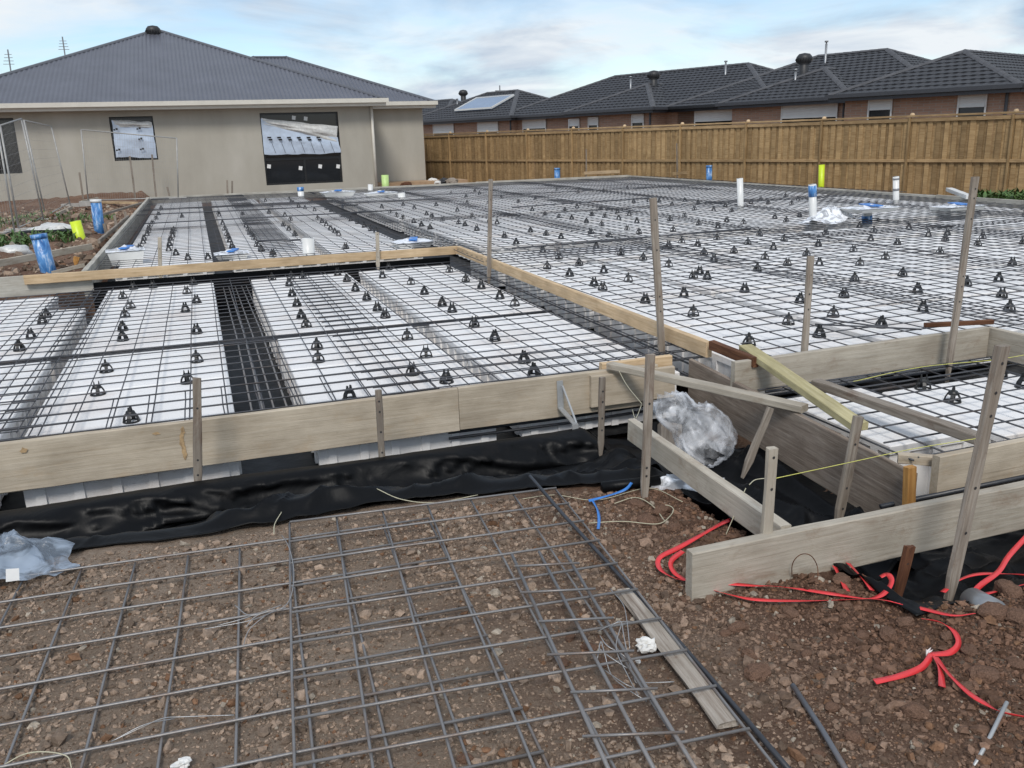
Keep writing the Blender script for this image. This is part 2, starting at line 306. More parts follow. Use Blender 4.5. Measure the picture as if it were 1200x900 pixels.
def link(name, mesh, parent=None, loc=(0,0,0), rz=0):
    o = bpy.data.objects.new(name, mesh); COL.objects.link(o); o.parent = parent; o.location = loc; o.rotation_euler.z = rz; return o
def plank_mesh(L, w, t, mat, seed=0, seg=10, ch=0.004, wob=0.0015, taper=0):
    """a sawn board along local X (width w along Z, thickness t along Y) with arrises and slight wear"""
    r = random.Random(seed); mb = MB(); prof = []
    for sy, sz in ((-1,-1),(1,-1),(1,1),(-1,1)):
        prof.append((sy, sz))
    P = []
    for i in range(seg+1):
        x = -L/2+L*i/seg; ring = []
        k = 1.0
        if taper and x > L/2-taper: k = max(0.12, (L/2-x)/taper)
        for (y, z) in ((-t/2+ch,-w/2),(t/2-ch,-w/2),(t/2,-w/2+ch),(t/2,w/2-ch),(t/2-ch,w/2),(-t/2+ch,w/2),(-t/2,w/2-ch),(-t/2,-w/2+ch)):
            ring.append((x+r.uniform(-wob,wob), (y+r.uniform(-wob,wob)), (z+r.uniform(-wob,wob))*k))
        P.append(ring+[ring[0]])
    mb.grid([list(c) for c in zip(*P)])
    n = 9; idx = lambda j, i: j*(seg+1)+i
    mb.f.append(tuple(idx(j, 0) for j in range(8))); mb.f.append(tuple(idx(j, seg) for j in range(8))[::-1])
    return mb.mesh('plank', mat)
def frame(p0, p1, up):
    p0 = Vector(p0); p1 = Vector(p1); x = (p1-p0).normalized(); u = Vector(up); y = u.cross(x).normalized(); z = x.cross(y)
    m = Matrix((x, y, z)).transposed().to_4x4(); m.translation = (p0+p1)/2; return m, (p1-p0).length
SEED = [100]
def board(name, label, cat, p0, p1, w, t, mat, up=(0,0,1), group=None, parent=None, taper=0, wob=0.0015):
    """p0,p1: centre line; w along up, t across"""
    m, L = frame(p0, p1, up); SEED[0] += 1
    me = plank_mesh(L, w, t, mat, SEED[0], max(4, int(L*6)), 0.004, wob, taper)
    o = bpy.data.objects.new(name, me); COL.objects.link(o)
    if parent is not None:
        o.parent = parent; m = Matrix.Translation(-Vector(parent.location)) @ m
    o.matrix_local = m
    if label: tag(o, label, cat, group)
    return o
def tri_ok(): pass
# ------------------------------------------------------------------ the ground
EDGE = [gp(*q, 0.01) for q in ((-330,725),(-100,688),(0,672),(60,656),(110,644),(230,630),(330,613),(400,600),(470,592),(540,586),(600,580),(640,577),(700,572),(770,566))]
ex = [p.x for p in EDGE]; ey = [p.y for p in EDGE]
PIT = (2.05, 2.72, 2.62, 4.5)
def ground_z(x, y, detail=True):
    x = np.asarray(x, float); y = np.asarray(y, float)
    z = 0.018*fbm(x*0.9, y*0.9, 3, 5)
    right = sst(1.2, 1.9, x)*(1-sst(2.5, 3.3, y))*(1-sst(6, 9, x))
    z = z+right*(0.035+0.045*fbm(x*2.1, y*2.1, 3, 9))
    # the drop towards the slab excavation
    exc = sst(4.455, 4.56, y)*(1-sst(26.2, 26.8, y))*sst(-40, -39, x)*(1-sst(13.15, 13.6, x))
    yb_ = np.interp(x, ex, ey); ditch = sst(yb_+.06, yb_+.38, y)*(1-sst(4.27, 4.41, y))*(1-sst(1.85, 2.2, x))
    leftout = (1-sst(-1.6, -1.3, x))*sst(10.75, 11.0, y)
    exc = exc*(1-leftout)
    pit = sst(PIT[0]-0.12, PIT[0]+0.1, x)*sst(PIT[2]-0.12, PIT[2]+0.08, y)*(1-exc)*(1-sst(4.6, 4.8, y))
    porch = sst(2.1, 2.4, x)*sst(2.02, 2.3, y)*(1-exc)
    pit = np.maximum(pit, porch)
    z = z*(1-exc)-0.25*exc-0.20*pit*(1-exc)
    z = z*(1-.8*ditch)-0.165*ditch-.032*sst(4.15, 4.35, y)*(1-exc)*(1-sst(1.85, 2.2, x))
    # left spoil beside the slab
    mound = leftout*(0.10+0.30*np.maximum(0, fbm(x*0.55+3, y*0.33, 4, 21)+0.25)*np.exp(-((x+2.4)/1.6)**2)+0.05*fbm(x*2.2, y*2.2, 3, 31))
    z = z+mound
    far = sst(26.0, 28.5, y)*(1-sst(9, 13, x)); z = z+far*0.16
    out = sst(13.2, 14.5, x); z = z-out*0.05
    if detail:
        near = (1-sst(4.6, 5.2, y))*sst(-6, -4, x)*(1-sst(6, 8, x))
        loose = 0.45+0.55*np.maximum(right, sst(3.2, 3.5, y)*sst(1.0, 1.5, x))
        z = z+near*(1-exc)*loose*(0.016*fbm(x*9, y*9, 3, 41)+0.013*np.abs(fbm(x*22, y*22, 2, 51)))
        z = z+leftout*0.05*fbm(x*5, y*5, 3, 61)*sst(-14, -8, x)
    return z
def axis(parts):
    r = []
    for a, b_, st in parts: r += list(np.arange(a, b_, st))
    return r
def geo(start, end, first, g):
    r = []; s = first; x = start
    while x < end: x += s; s *= g; r.append(x)
    return r
xs = [-q for q in geo(12, 900, 0.6, 1.4)][::-1]+axis([(-12, -1.9, 0.12), (-1.9, 3.7, 0.019), (3.7, 14, 0.25)])+geo(13.9, 900, 0.3, 1.35)
ys = [-q for q in geo(1.0, 400, 0.4, 1.5)][::-1]+axis([(-1, 1.1, 0.12), (1.1, 4.75, 0.019), (4.75, 30, 0.14)])+geo(30, 1500, 0.3, 1.35)
X, Y = np.meshgrid(np.array(xs), np.array(ys)); Z = ground_z(X, Y)
nx, ny = len(xs), len(ys); V = np.stack([X.ravel(), Y.ravel(), Z.ravel()], 1)
ii, jj = np.meshgrid(np.arange(nx-1), np.arange(ny-1)); a = (jj*nx+ii).ravel(); F = np.stack([a, a+1, a+nx+1, a+nx], 1)
def np_mesh(name, V, F, mat, smooth=True):
    me = bpy.data.meshes.new(name); me.vertices.add(len(V)); me.vertices.foreach_set('co', V.astype(np.float32).ravel())
    k = F.shape[1]; me.loops.add(F.size); me.loops.foreach_set('vertex_index', F.astype(np.int32).ravel()); me.polygons.add(len(F))
    me.polygons.foreach_set('loop_start', np.arange(0, F.size, k, dtype=np.int32)); me.polygons.foreach_set('loop_total', np.full(len(F), k, dtype=np.int32))
    me.update(calc_edges=True); me.polygons.foreach_set('use_smooth', [smooth]*len(F)); me.materials.append(MAT[mat]); return me
g = bpy.data.objects.new('ground', np_mesh('ground', V, F, 'soil')); COL.objects.link(g); g['kind'] = 'structure'
# loose crumbs and pebbles lying on the soil (uncountable)
t_ = (1+5**0.5)/2
ICO = np.array([(-1,t_,0),(1,t_,0),(-1,-t_,0),(1,-t_,0),(0,-1,t_),(0,1,t_),(0,-1,-t_),(0,1,-t_),(t_,0,-1),(t_,0,1),(-t_,0,-1),(-t_,0,1)])/math.sqrt(1+t_*t_)
ICF = np.array([(0,11,5),(0,5,1),(0,1,7),(0,7,10),(0,10,11),(1,5,9),(5,11,4),(11,10,2),(10,7,6),(7,1,8),(3,9,4),(3,4,2),(3,2,6),(3,6,8),(3,8,9),(4,9,5),(2,4,11),(6,2,10),(8,6,7),(9,8,1)])
OCT = np.array([(1,0,0),(-1,0,0),(0,1,0),(0,-1,0),(0,0,1),(0,0,-1)], float); OCF = np.array([(0,2,4),(2,1,4),(1,3,4),(3,0,4),(2,0,5),(1,2,5),(3,1,5),(0,3,5)])
def crumbs(name, n, x0, x1, y0, y1, med, sig, mx_, dens, seed, label, small=False):
    BV, BF = (OCT*1.15, OCF) if small else (ICO, ICF); nv = len(BV)
    r = np.random.RandomState(seed); P = np.stack([r.uniform(x0, x1, n), r.uniform(y0, y1, n)], 1); keep = dens(P[:,0], P[:,1], r); P = P[keep]; n = len(P)
    s = np.minimum(med*np.exp(sig*r.randn(n)), mx_); z = ground_z(P[:,0], P[:,1])
    ax = r.uniform(0.6, 1.25, (n,1,3)); ax[:,:,2] *= 0.8; jit = 1+0.28*r.randn(n,nv,1); Q = BV[None]*ax*jit*s[:,None,None]
    th = r.uniform(0, 6.28, n); c, s_ = np.cos(th)[:,None], np.sin(th)[:,None]; qx = Q[:,:,0]*c-Q[:,:,1]*s_; qy = Q[:,:,0]*s_+Q[:,:,1]*c
    Q = np.stack([qx+P[:,0:1], qy+P[:,1:2], Q[:,:,2]+(z+s*0.25)[:,None]], 2).reshape(-1,3)
    FF = (BF[None]+nv*np.arange(n)[:,None,None]).reshape(-1,3); me = np_mesh(name, Q, FF, 'crumb', False)
    h = r.rand(n)*(1 if not small else .97); red = sst(1.0, 2.0, P[:,0])*(1-sst(3.4, 3.8, P[:,1])); 
    base = np.stack([0.32-0.13*red, 0.24-0.128*red, 0.182-0.106*red], 1)*(0.42+1.0*r.rand(n,1))
    pale = (h > 0.955); base[pale] = np.array([0.42,0.36,0.29])*(0.7+0.5*r.rand(pale.sum(),1)); org_ = (h < 0.06); base[org_] = np.array([0.22,0.125,0.075])*(0.7+0.5*r.rand(org_.sum(),1))
    col = np.ones((n,nv,4)); col[:,:,:3] = np.clip(base,0,1)[:,None,:]; at_ = me.color_attributes.new('Col', 'FLOAT_COLOR', 'POINT'); at_.data.foreach_set('color', col.astype(np.float32).ravel())
    o = bpy.data.objects.new(name, me); COL.objects.link(o); return tag(o, label, 'soil', None, 'stuff')
def dens_front(x, y, r):
    k = (y < 4.4) & ~((y > np.interp(x, ex, ey)-.04) & (x < 2.15)) & ~((x > 2.1) & (y > 2.6)) & ~((x > 2.0) & (y > 2.36)) & ~((y > 3.85-0.03*x) & (x < 1.0))
    d = 0.30+0.7*np.clip(0.5+1.2*fbm(x*2.3, y*2.3, 3, 77)+0.6*sst(1.1, 1.6, x), 0, 1); return k & (r.rand(len(x)) < d)
crumbs('soil_crumbs', 48000, -1.7, 3.4, 1.15, 4.4, 0.0062, 0.55, 0.022, dens_front, 3, 'brown soil crumbs and pebbles scattered over the foreground earth')
crumbs('soil_grit', 150000, -1.5, 2.6, 1.25, 4.0, 0.0032, 0.4, 0.008, dens_front, 13, 'fine gritty soil grains covering the foreground earth', True)
crumbs('spoil_crumbs', 5000, -7, -1.5, 11, 27, 0.028, 0.5, 0.10, lambda x, y, r: r.rand(len(x)) < 0.9, 4, 'clods of dug red brown spoil beside the slab edge')
clodm = []
for k in range(5):
    r = np.random.RandomState(60+k); bm = bmesh.new(); bmesh.ops.create_icosphere(bm, subdivisions=3, radius=1)
    for v in bm.verts:
        q = np.array(v.co); f_ = 1+0.30*float(fbm(q[0]*1.7+k*9, q[1]*1.7+q[2]*2.3, 3, 80+k))+0.22*float(fbm(q[0]*3.5+q[2]*3, q[1]*3.5+k, 4, 90+k, .65))-0.10*abs(float(fbm(q[0]*2.2-q[2]*2, q[1]*2.2+k, 2, 96+k))); v.co = Vector((q[0]*1.2*f_, q[1]*0.9*f_, q[2]*0.62*f_))
    me = bpy.data.meshes.new('soil_clod'); bm.to_mesh(me); bm.free(); clodm.append(me)
plain('clod', (0.185, 0.112, 0.078), 0.95, 0, 0.5, 9, 0.10, 0.1)
for me in clodm: me.materials.append(MAT['clod'])
CL = [(865,735,.032),(925,720,.03),(888,788,.04),(880,765,.028),(1010,745,.022),(1072,845,.034),(1040,745,.03),(990,715,.02),(1135,770,.03),(1150,800,.04),(1180,700,.05),(1165,730,.05),(1195,740,.045),(1100,700,.03),(760,610,.045),(775,598,.04),(745,590,.035),(790,618,.03),(820,655,.028),(985,685,.035),(1010,672,.03),(955,680,.028),(1060,735,.028),(905,745,.022),(850,740,.018),(800,700,.016),(975,830,.02),(1000,865,.022),(1110,750,.024),(700,640,.016),(668,742,.02),(690,755,.024),(708,770,.022),(725,800,.02),(660,770,.02),(545,885,.02),(640,830,.016),(1130,820,.02),(1190,790,.03),(945,770,.018),(1030,790,.018),(835,815,.016),(960,880,.018),(870,850,.015)]
for k, (px, py, s) in enumerate(CL):
    p = gp(px, py, 0.02); o = link('soil_clod', clodm[k % 5], None, (p.x, p.y, float(ground_z(p.x, p.y))+s*0.2), k*1.7); o.scale = (s, s*(0.85+0.3*((k*7) % 5)/5), s)
    tag(o, 'lumpy red brown clod of earth lying on the dug soil', 'clod', 'larger clods of earth on the foreground soil')
# ------------------------------------------------------------------ roofs
def tile_face(mb, o, es, up, L, T, l0, l1, course=0.33, tw=0.30, rise=0.035, roll=0.02):
    """o: eave corner, es: unit along eave, up: unit up the slope, nrm from cross; s range at t: [l0*t, L-l1*t]"""
    nrm = es.cross(up).normalized(); nc = max(1, int(T/course)); course = T/nc; ns_ = max(2, int(L/tw)); sub = 4
    for c in range(nc):
        rows = []
        for (tt, hh) in ((c*course, 0.0), (c*course, rise), ((c+1)*course, 0.004)):
            a, b_ = l0*tt, L-l1*tt; off = (c % 2)*tw*0.5; row = []
            for k in range(ns_*sub+1):
                s = L*k/(ns_*sub); ph = 2*math.pi*((s+off)/tw); w = roll*(max(0, math.sin(ph))**0.8)*(0 if hh == 0 else 1); s = min(max(s, a), b_)
                row.append(o+es*s+up*tt+nrm*(hh+w))
            rows.append(row)
        mb.grid(rows)
def corr_face(mb, o, es, up, L, T, l0, l1, pitch=0.13, h=0.02):
    nrm = es.cross(up).normalized(); n = int(L/pitch*6); cols = []
    for k in range(n+1):
        s = L*k/n; tm = T
        if l0 > 0: tm = min(tm, s/l0)
        if l1 > 0: tm = min(tm, (L-s)/l1)
        w = h*(0.5+0.5*math.cos(2*math.pi*s/pitch)); cols.append([o+es*s+up*(tm*q)+nrm*w for q in (0, 0.5, 1)])
    mb.grid(cols)
def hip_block(parent, pos, ud, vd, Lu, Lv, pitch, face_fn, fmat, cap_mat, ov=0.0, ridge_name='ridge_cap', cap=0.10, roof_name='roof'):
    """pos: front eave corner (eave level). ud along the eave, vd backwards. hips at 45 deg on all four sides"""
    sp = math.tan(pitch); d = min(Lu, Lv)/2; cs = math.cos(pitch)
    corners = [pos, pos+ud*Lu, pos+ud*Lu+vd*Lv, pos+vd*Lv]; zz = Vector((0,0,1)); mb = MB()
    for k in range(4):
        a, b_ = corners[k], corners[(k+1) % 4]; es = (b_-a).normalized(); inw = zz.cross(es)
        if inw.dot((corners[(k+2) % 4]-a)) < 0: inw = -inw
        up = (inw*cs+zz*math.sin(pitch)).normalized(); L = (b_-a).length; T = d/cs
        if es.cross(up).z < 0: a, b_ = b_, a; es = -es
        face_fn(mb, a, es, up, L, T, cs, cs)
    rf = mb.build(roof_name, fmat, parent)
    if Lu >= Lv: r0, r1 = pos+ud*d+vd*d, pos+ud*(Lu-d)+vd*d
    else: r0, r1 = pos+ud*d+vd*d, pos+ud*d+vd*(Lv-d)
    r0 = r0+zz*d*sp; r1 = r1+zz*d*sp
    def nearr(c): return r0 if (c-r0).length < (c-r1).length else r1
    lines = [(c, nearr(c)) for c in corners]+([(r0, r1)] if (r1-r0).length > 0.3 else [])
    for a, b_ in lines:
        L = (b_-a).length; n = max(1, int(L/0.40)) if cap_mat == 'ridge_tile' else 1; m2 = MB(); dr = (b_-a).normalized()
        for q in range(n):
            p0 = a+dr*(L*q/n); p1 = a+dr*(L*(q+1)/n+0.03); hh = zz*(0.045+(0.02 if n > 1 else 0))
            side = dr.cross(zz).normalized(); q_ = []
            for p, k2 in ((p0, 1.12 if n > 1 else 1), (p1, 1.0)):
                q_ += [p-side*cap*k2-zz*0.02+hh*0.3, p-side*cap*0.5*k2+hh*0.9, p+hh*1.25*k2, p+side*cap*0.5*k2+hh*0.9, p+side*cap*k2-zz*0.02+hh*0.3]
            m2.add(q_, [(0,1,6,5),(1,2,7,6),(2,3,8,7),(3,4,9,8),(0,4,3,2,1),(5,6,7,8,9)])
        m2.build(ridge_name, cap_mat, parent if rf.parent.parent else rf)
    return r0, r1
def vent(parent, p, s=1.0, mat='vent_dark'):
    mb = MB(); mb.lathe(p, [(0.15*s,-0.4*s),(0.15*s,0.05*s),(0.14*s,0.06*s),(0.22*s,0.12*s),(0.25*s,0.22*s),(0.24*s,0.30*s),(0.17*s,0.38*s),(0.02*s,0.41*s)], 18); o = mb.build('roof_vent', mat, parent, True)
    f_ = MB()
    for k in range(18):
        t = 2*math.pi*k/18; f_.add([(p[0]+0.235*s*math.cos(t), p[1]+0.235*s*math.sin(t), p[2]+0.12*s),(p[0]+0.28*s*math.cos(t+.12), p[1]+0.28*s*math.sin(t+.12), p[2]+0.21*s),(p[0]+0.18*s*math.cos(t+.24), p[1]+0.18*s*math.sin(t+.24), p[2]+0.37*s)], [(0,1,2)])
    f_.build('vent_fin', mat, o if parent.parent is None else parent); return o
def flue(parent, p, h, r=0.05):
    mb = MB(); mb.lathe(p, [(r,-0.4),(r,h-0.14),(r*0.6,h-0.14),(r*0.6,h-0.08),(r*1.5,h-0.08),(r*1.7,h-0.02),(r*0.3,h)], 12); mb.build('flue', 'grey_metal', parent, True)
# ------------------------------------------------------------------ the rendered house behind the slab
EX, EY, EZ = Vector((1,0,0)), Vector((0,1,0)), Vector((0,0,1))
HY = 29.95; HB = CZ-1.45; EAVE = CZ+1.30; H2Y = 32.6
H = thing('rendered_house', (-0.5, HY, HB), 'unfinished beige rendered house with blue grey corrugated roof beyond the slab', 'house')
wins = []
for (a, b_) in (((-30,139),(26.5,203)), ((126,137),(185,187)), ((304,132.5),(402,213.5))):
    p = gy(*a, HY); q = gy(*b_, HY); wins.append((min(p.x, q.x), max(p.x, q.x), q.z, p.z))
wins[1] = (gy(130.5,160,HY).x, gy(182,160,HY).x, wins[1][2], wins[1][3]); wins[2] = (gy(308,172,HY).x, gy(399,172,HY).x, wins[2][2], wins[2][3])
xr = gy(438,170,HY).x+0.05; top = EAVE-0.12; mb = MB(); x0 = -7.0
cuts = sorted(wins); xx = x0
for (a, b_, z0, z1) in cuts:
    mb.box((xx, HY, HB-0.8), (a, HY+0.25, top)); mb.box((a, HY, HB-0.8), (b_, HY+0.25, z0)); mb.box((a, HY, z1), (b_, HY+0.25, top)); xx = b_
mb.box((xx, HY, HB-0.8), (xr, HY+0.25, top)); mb.box((xr-0.25, HY+0.25, HB-0.8), (xr, H2Y-0.002, top)); mb.box((x0, HY+0.25, HB-0.8), (x0+0.25, 43, top)); mb.box((x0+.25, 42.75, HB-.8), (xr, 43, top))
mb.build('wall', 'render_wall', H)
cx_ = 8.05
MB().box((xr-0.3, H2Y, HB-0.9), (cx_, H2Y+0.25, top)).box((cx_-0.25, H2Y+0.25, HB-0.9), (cx_, 43, top)).build('wall', 'render_wall', H)
pitch = math.radians(22.3)
hip_block(H, Vector((-7.45, HY-0.5, EAVE)), EX, EY, xr+0.35+7.45, 15, pitch, corr_face, 'metal_roof', 'roof_cap')
hip_block(H, Vector((-2, H2Y-0.45, EAVE+0.004)), EX, EY, cx_+0.4+2, 9.2, pitch, corr_face, 'metal_roof', 'roof_cap')
mb = MB(); mb.box((-7.5, HY-0.6, EAVE-0.10), (xr+0.42, HY-0.48, EAVE+0.03)); mb.box((-7.45, HY-0.478, EAVE-0.20), (xr+0.35, HY-0.45, EAVE-0.03)); mb.build('gutter', 'cream_paint', H)
MB().box((-7.4, HY-0.45, EAVE-0.195), (xr+0.3, HY+0.3, EAVE-0.175)).build('soffit', 'cream_paint', H)
mb = MB(); mb.box((xr+0.06, H2Y-0.55, EAVE-0.10), (cx_+0.45, H2Y-0.43, EAVE+0.03)); mb.box((xr+0.06, H2Y-0.43, EAVE-0.20), (cx_+0.4, H2Y-0.40, EAVE-0.03)); mb.box((cx_+0.33, H2Y-0.43, EAVE-0.10), (cx_+0.45, 42, EAVE+0.03)); mb.build('gutter', 'cream_paint', H)
MB().box((xr+0.02, H2Y-0.40, EAVE-0.195), (cx_+0.33, H2Y+0.02, EAVE-0.175)).build('soffit', 'cream_paint', H)
MB().tube([(xr-0.06, HY-0.06, EAVE-0.2), (xr-0.06, HY-0.06, HB-0.1)], 0.045, 10).build('downpipe', 'cream_paint', H, True)
vp = gy(180, 40, HY+5.9); vent(H, (vp.x, vp.y, vp.z-0.12), 1.0, 'vent_dark')
for k, (a, b_, z0, z1) in enumerate(wins):
    w = MB(); yf = HY+0.10
    for q in ((a, z0, a+0.06, z1), (b_-0.06, z0, b_, z1), (a+.06, z0, b_-.06, z0+0.06), (a+.06, z1-0.06, b_-.06, z1)): w.box((q[0], yf, q[1]), (q[2], yf+0.06, q[3]))
    if k == 2:
        zm = z0+(z1-z0)*0.36; w.box((a+.06, yf+.005, zm-0.04), (b_-.06, yf+0.055, zm+0.04)); xm = a+(b_-a)*0.52; w.box((xm-0.03, yf+.008, z0+.06), (xm+0.03, yf+0.05, zm-.04))
    win = w.build('window_frame', 'alu_black', H)
    MB().box((a+0.03, yf+0.02, z0+0.03), (b_-0.03, yf+0.03, z1-0.03)).build('pane', 'dark_glass', win)
    if k == 0:
        for q in range(5): MB().box((a+.06, yf-0.004, z0+0.25+q*0.27), (b_-.06, yf, z0+0.262+q*0.27)).build('slat', 'vent_dark', win)
    # protective wrap taped over the glass
    def wrap(px, mat, bulge, name, sd_):
        n = 14; P = []
        (tl, tr, bl, br_) = [gy(u_, v_, HY-0.03) for u_, v_ in px]
        for i in range(n+1):
            row = []
            for j in range(n+1):
                s, t = j/n, i/n; p = (tl*(1-s)+tr*s)*(1-t)+(bl*(1-s)+br_*s)*t; e_ = min(s, 1-s, t, 1-t)
                p = p+Vector((0.015*float(fbm(s*5, t*5, 2, sd_)), -bulge*min(1, e_*5)*(0.6+0.8*float(fbm(s*4, t*4, 3, sd_+3))), 0.03*float(fbm(s*7+3, t*3, 2, sd_+5))*(1 if i in (0, n) else 0.4))); row.append(p)
            P.append(row)
        return MB().grid(P).build(name, mat, win, True)
    if k == 1:
        wrap(((131,141),(179,147),(136,184),(184,185)), 'foil_blue', 0.05, 'window_wrap', 5); wrap(((131,140.5),(178,143),(134,150),(178,150)), 'foil_white', 0.09, 'wrap_fold', 8)
        for (u_, v_) in ((162,151),(164,163),(166,175),(135,152),(138,176)):
            p = gy(u_, v_, HY-0.13); MB().box((p.x-.05, p.y, p.z-.025), (p.x, p.y+.004, p.z+.02)).box((p.x+.012, p.y, p.z-.01), (p.x+.07, p.y+.004, p.z+.045)).build('printed_mark', 'alu_black', win)
    if k == 2:
        wrap(((305.5,139),(395,160),(310,182),(400,179)), 'foil_blue', 0.04, 'window_wrap', 15); wrap(((306,139),(395.5,148),(309,146),(395,167)), 'foil_white', 0.10, 'wrap_fold', 18)
        for q in range(7):
            p = gy(316+q*11.5, 162, HY-0.10); 
            if q < 6: MB().box((p.x-.07, p.y, p.z), (p.x+.05, p.y+.004, p.z+.045)).box((p.x-.03, p.y, p.z-.07), (p.x+.08, p.y+.004, p.z-.02)).build('printed_mark', 'alu_black', win)
            a_ = gy(318+q*11.5, 166, HY-.105); c_ = gy(323+q*11.5, 179, HY-.105); MB().obox(a_, c_, .012, .003, (0,-1,0)).build('seam', 'gutter_dark', win)
        for (u_, v_) in ((344,138),(358,139),(315,195),(352,197),(375,195),(396,195)):
            p = gy(u_, v_, yf-0.004); MB().add([(p.x-.06,p.y,p.z-.05),(p.x+.05,p.y,p.z-.07),(p.x+.075,p.y,p.z+.05),(p.x-.04,p.y,p.z+.07)], [(0,1,2,3)]).build('glass_sticker', 'white_label', win)
# ------------------------------------------------------------------ neighbours beyond the fence (u along the fence, v away from it)
UD = Vector((0.35693954,-0.93412749,0)); VD = Vector((0.93412749,0.35693954,0))
def uv(u, v, z): return UD*u+VD*v+Vector((0,0,z))
EN = CZ+1.12
def pix_v(px, py, v):
    d = Vector(ray(px, py)); t = v/d.dot(VD); p = d*t; return p.dot(UD), p.z+CZ
def neighbour(name, label, blocks, shutters, extras):
    c = uv((blocks[0][0]+blocks[0][1])/2, blocks[0][2]+2, 0); T = thing(name, (c.x, c.y, 0.0), label, 'house')
    for bi, (u0, u1, v0, v1) in enumerate(blocks):
        a = uv(u0, v0, EN+0.004*bi)
        hip_block(T, a, UD, VD, u1-u0, v1-v0, math.radians(22.5), tile_face, 'tile', 'ridge_tile', cap=0.13)
        o_ = 0.45; q = [uv(u0+o_, v0+o_, -0.3), uv(u1-o_, v0+o_, -0.3), uv(u1-o_, v1-o_, -0.3), uv(u0+o_, v1-o_, -0.3)]; h = EN-0.06+0.3
        w = MB().add(q+[p+EZ*h for p in q], [(0,1,5,4),(1,2,6,5),(2,3,7,6),(3,0,4,7)]); w.build('wall', 'brick', T)
        g_ = MB(); zc = EN-0.02
        for s, e_ in ((uv(u0-.06, v0-.06, zc), uv(u1+.06, v0-.06, zc)), (uv(u1+.06, v0, zc), uv(u1+.06, v1, zc))): g_.obox(s, e_, 0.12, 0.13)
        for s, e_ in ((uv(u0+.02, v0+.02, zc-.11), uv(u1-.02, v0+.02, zc-.11)), (uv(u1-.02, v0+.05, zc-.11), uv(u1-.02, v1, zc-.11))): g_.obox(s, e_, 0.03, 0.16)
        g_.build('gutter', 'gutter_dark', T)
        sf = MB().add([uv(u0+.04, v0+.04, zc-.17), uv(u1-.04, v0+.04, zc-.17), uv(u1-.04, v0+.46, zc-.17), uv(u0+.04, v0+.46, zc-.17)], [(0,1,2,3)]).build('soffit', 'gutter_dark', T)
        MB().tube([uv(u1-0.55, v0+0.40, EN-.2), uv(u1-0.55, v0+0.40, 0)], 0.05, 8).build('downpipe', 'gutter_dark', T)
    for (xa, ya, xb, yb, v) in shutters:
        ua, za = pix_v(xa, ya, v+0.42); ub, zb = pix_v(xb, yb, v+0.42); s = MB(); n = max(3, int((za-zb)/0.05))
        f_ = MB()
        for k in range(n+1):
            z = za-(za-zb)*k/n; f_.v += [tuple(uv(ua, v+0.40-0.006*(k % 2), z)), tuple(uv(ub, v+0.40-0.006*(k % 2), z))]
        f_.f = [(2*k, 2*k+1, 2*k+3, 2*k+2) for k in range(n)]; so_ = f_.build('window_shutter', 'shutter', T)
        fr = MB()
        for p, q in ((uv(ua, v+.39, za), uv(ua, v+.39, zb-.5)), (uv(ub, v+.39, za), uv(ub, v+.39, zb-.5)), (uv(ua, v+.39, za), uv(ub, v+.39, za)), (uv(ua, v+.39, zb), uv(ub, v+.39, zb))): fr.obox(p, q, 0.05, 0.05, VD if abs((q-p).z) > .1 else (0,0,1))
        fr.build('shutter_guide', 'shutter', so_)
        MB().add([uv(ua, v+.425, zb-.03), uv(ub, v+.425, zb-.03), uv(ub, v+.425, zb-.9), uv(ua, v+.425, zb-.9)], [(0,1,2,3)]).build('pane', 'dark_glass', so_)
    for kind, px, py, v, s in extras:
        u_, z_ = pix_v(px, py, v); p = uv(u_, v, z_)
        if kind == 'vent': vent(T, p, s)
        elif kind == 'flue': flue(T, p, s)
        elif kind == 'solar':
            es = UD; up = (VD*math.cos(.39)+EZ*math.sin(.39)); n_ = es.cross(up); n_ = n_ if n_.z > 0 else -n_; mb = MB(); c_ = p+n_*0.05
            q = [c_, c_+es*s[0], c_+es*s[0]+up*s[1], c_+up*s[1]]
            fo = MB()
            for a, b_ in ((0,1),(1,2),(2,3),(3,0)): fo.obox(q[a]+n_*.1, q[b_]+n_*.1, .07, .1)
            fo.obox(q[0]+n_*.07, q[3]-n_*.0, .05, .05); fr = fo.build('panel_frame', 'shutter', T)
            MB().add([p_+n_*.11 for p_ in q]+[p_ for p_ in q], [(0,1,2,3),(0,1,5,4),(1,2,6,5),(2,3,7,6),(3,0,4,7)]).build('collector_panel', 'panel_glass', fr)
    return T
neighbour('tiled_house', 'dark tiled brick house with a tilted solar water panel on its roof', [(-50.0,-39.2,33.2,41.0), (-60,-49,35.5,43)], [(508,146,532,155,33.2), (560,144,584,154,33.2)],
          [('vent',543,114,36.6,1.15), ('flue',536,124,35.6,.45), ('solar',534,132,34.3,(3.6,1.9))])
neighbour('tiled_house', 'dark tiled brick house with pale ridge caps and two wings, long low roof', [(-41.0,-22.5,33.6,43.2), (-34.3,-28.3,32.6,40)], [(613,141,640,149.5,33.6), (667,140,679,147,32.6), (690,138,701,146,32.6), (741,134.5,754.5,143,32.6), (815,130.5,871,140,33.6)],
          [('vent',766,95,35.9,1.25), ('flue',739,101,36.2,.5), ('flue',850,90,37.2,.75)])
neighbour('tiled_house', 'dark tiled brick house with a tall silver flue and black roof vent', [(-28.5,-15.4,33.6,43.4), (-24.9,-18.6,32.9,40)], [(917,123.5,981,136,32.9)],
          [('vent',942,78,35.8,1.35), ('flue',967,74,37.6,.95), ('flue',932,92,35.0,.4)])
neighbour('tiled_house', 'dark tiled brick house with white roller shutters at the open end of the row', [(-18.5,-11.85,31.0,44)], [(1019.5,112,1045,127.5,31.0), (1125,107,1155.5,124,31.0)], [])
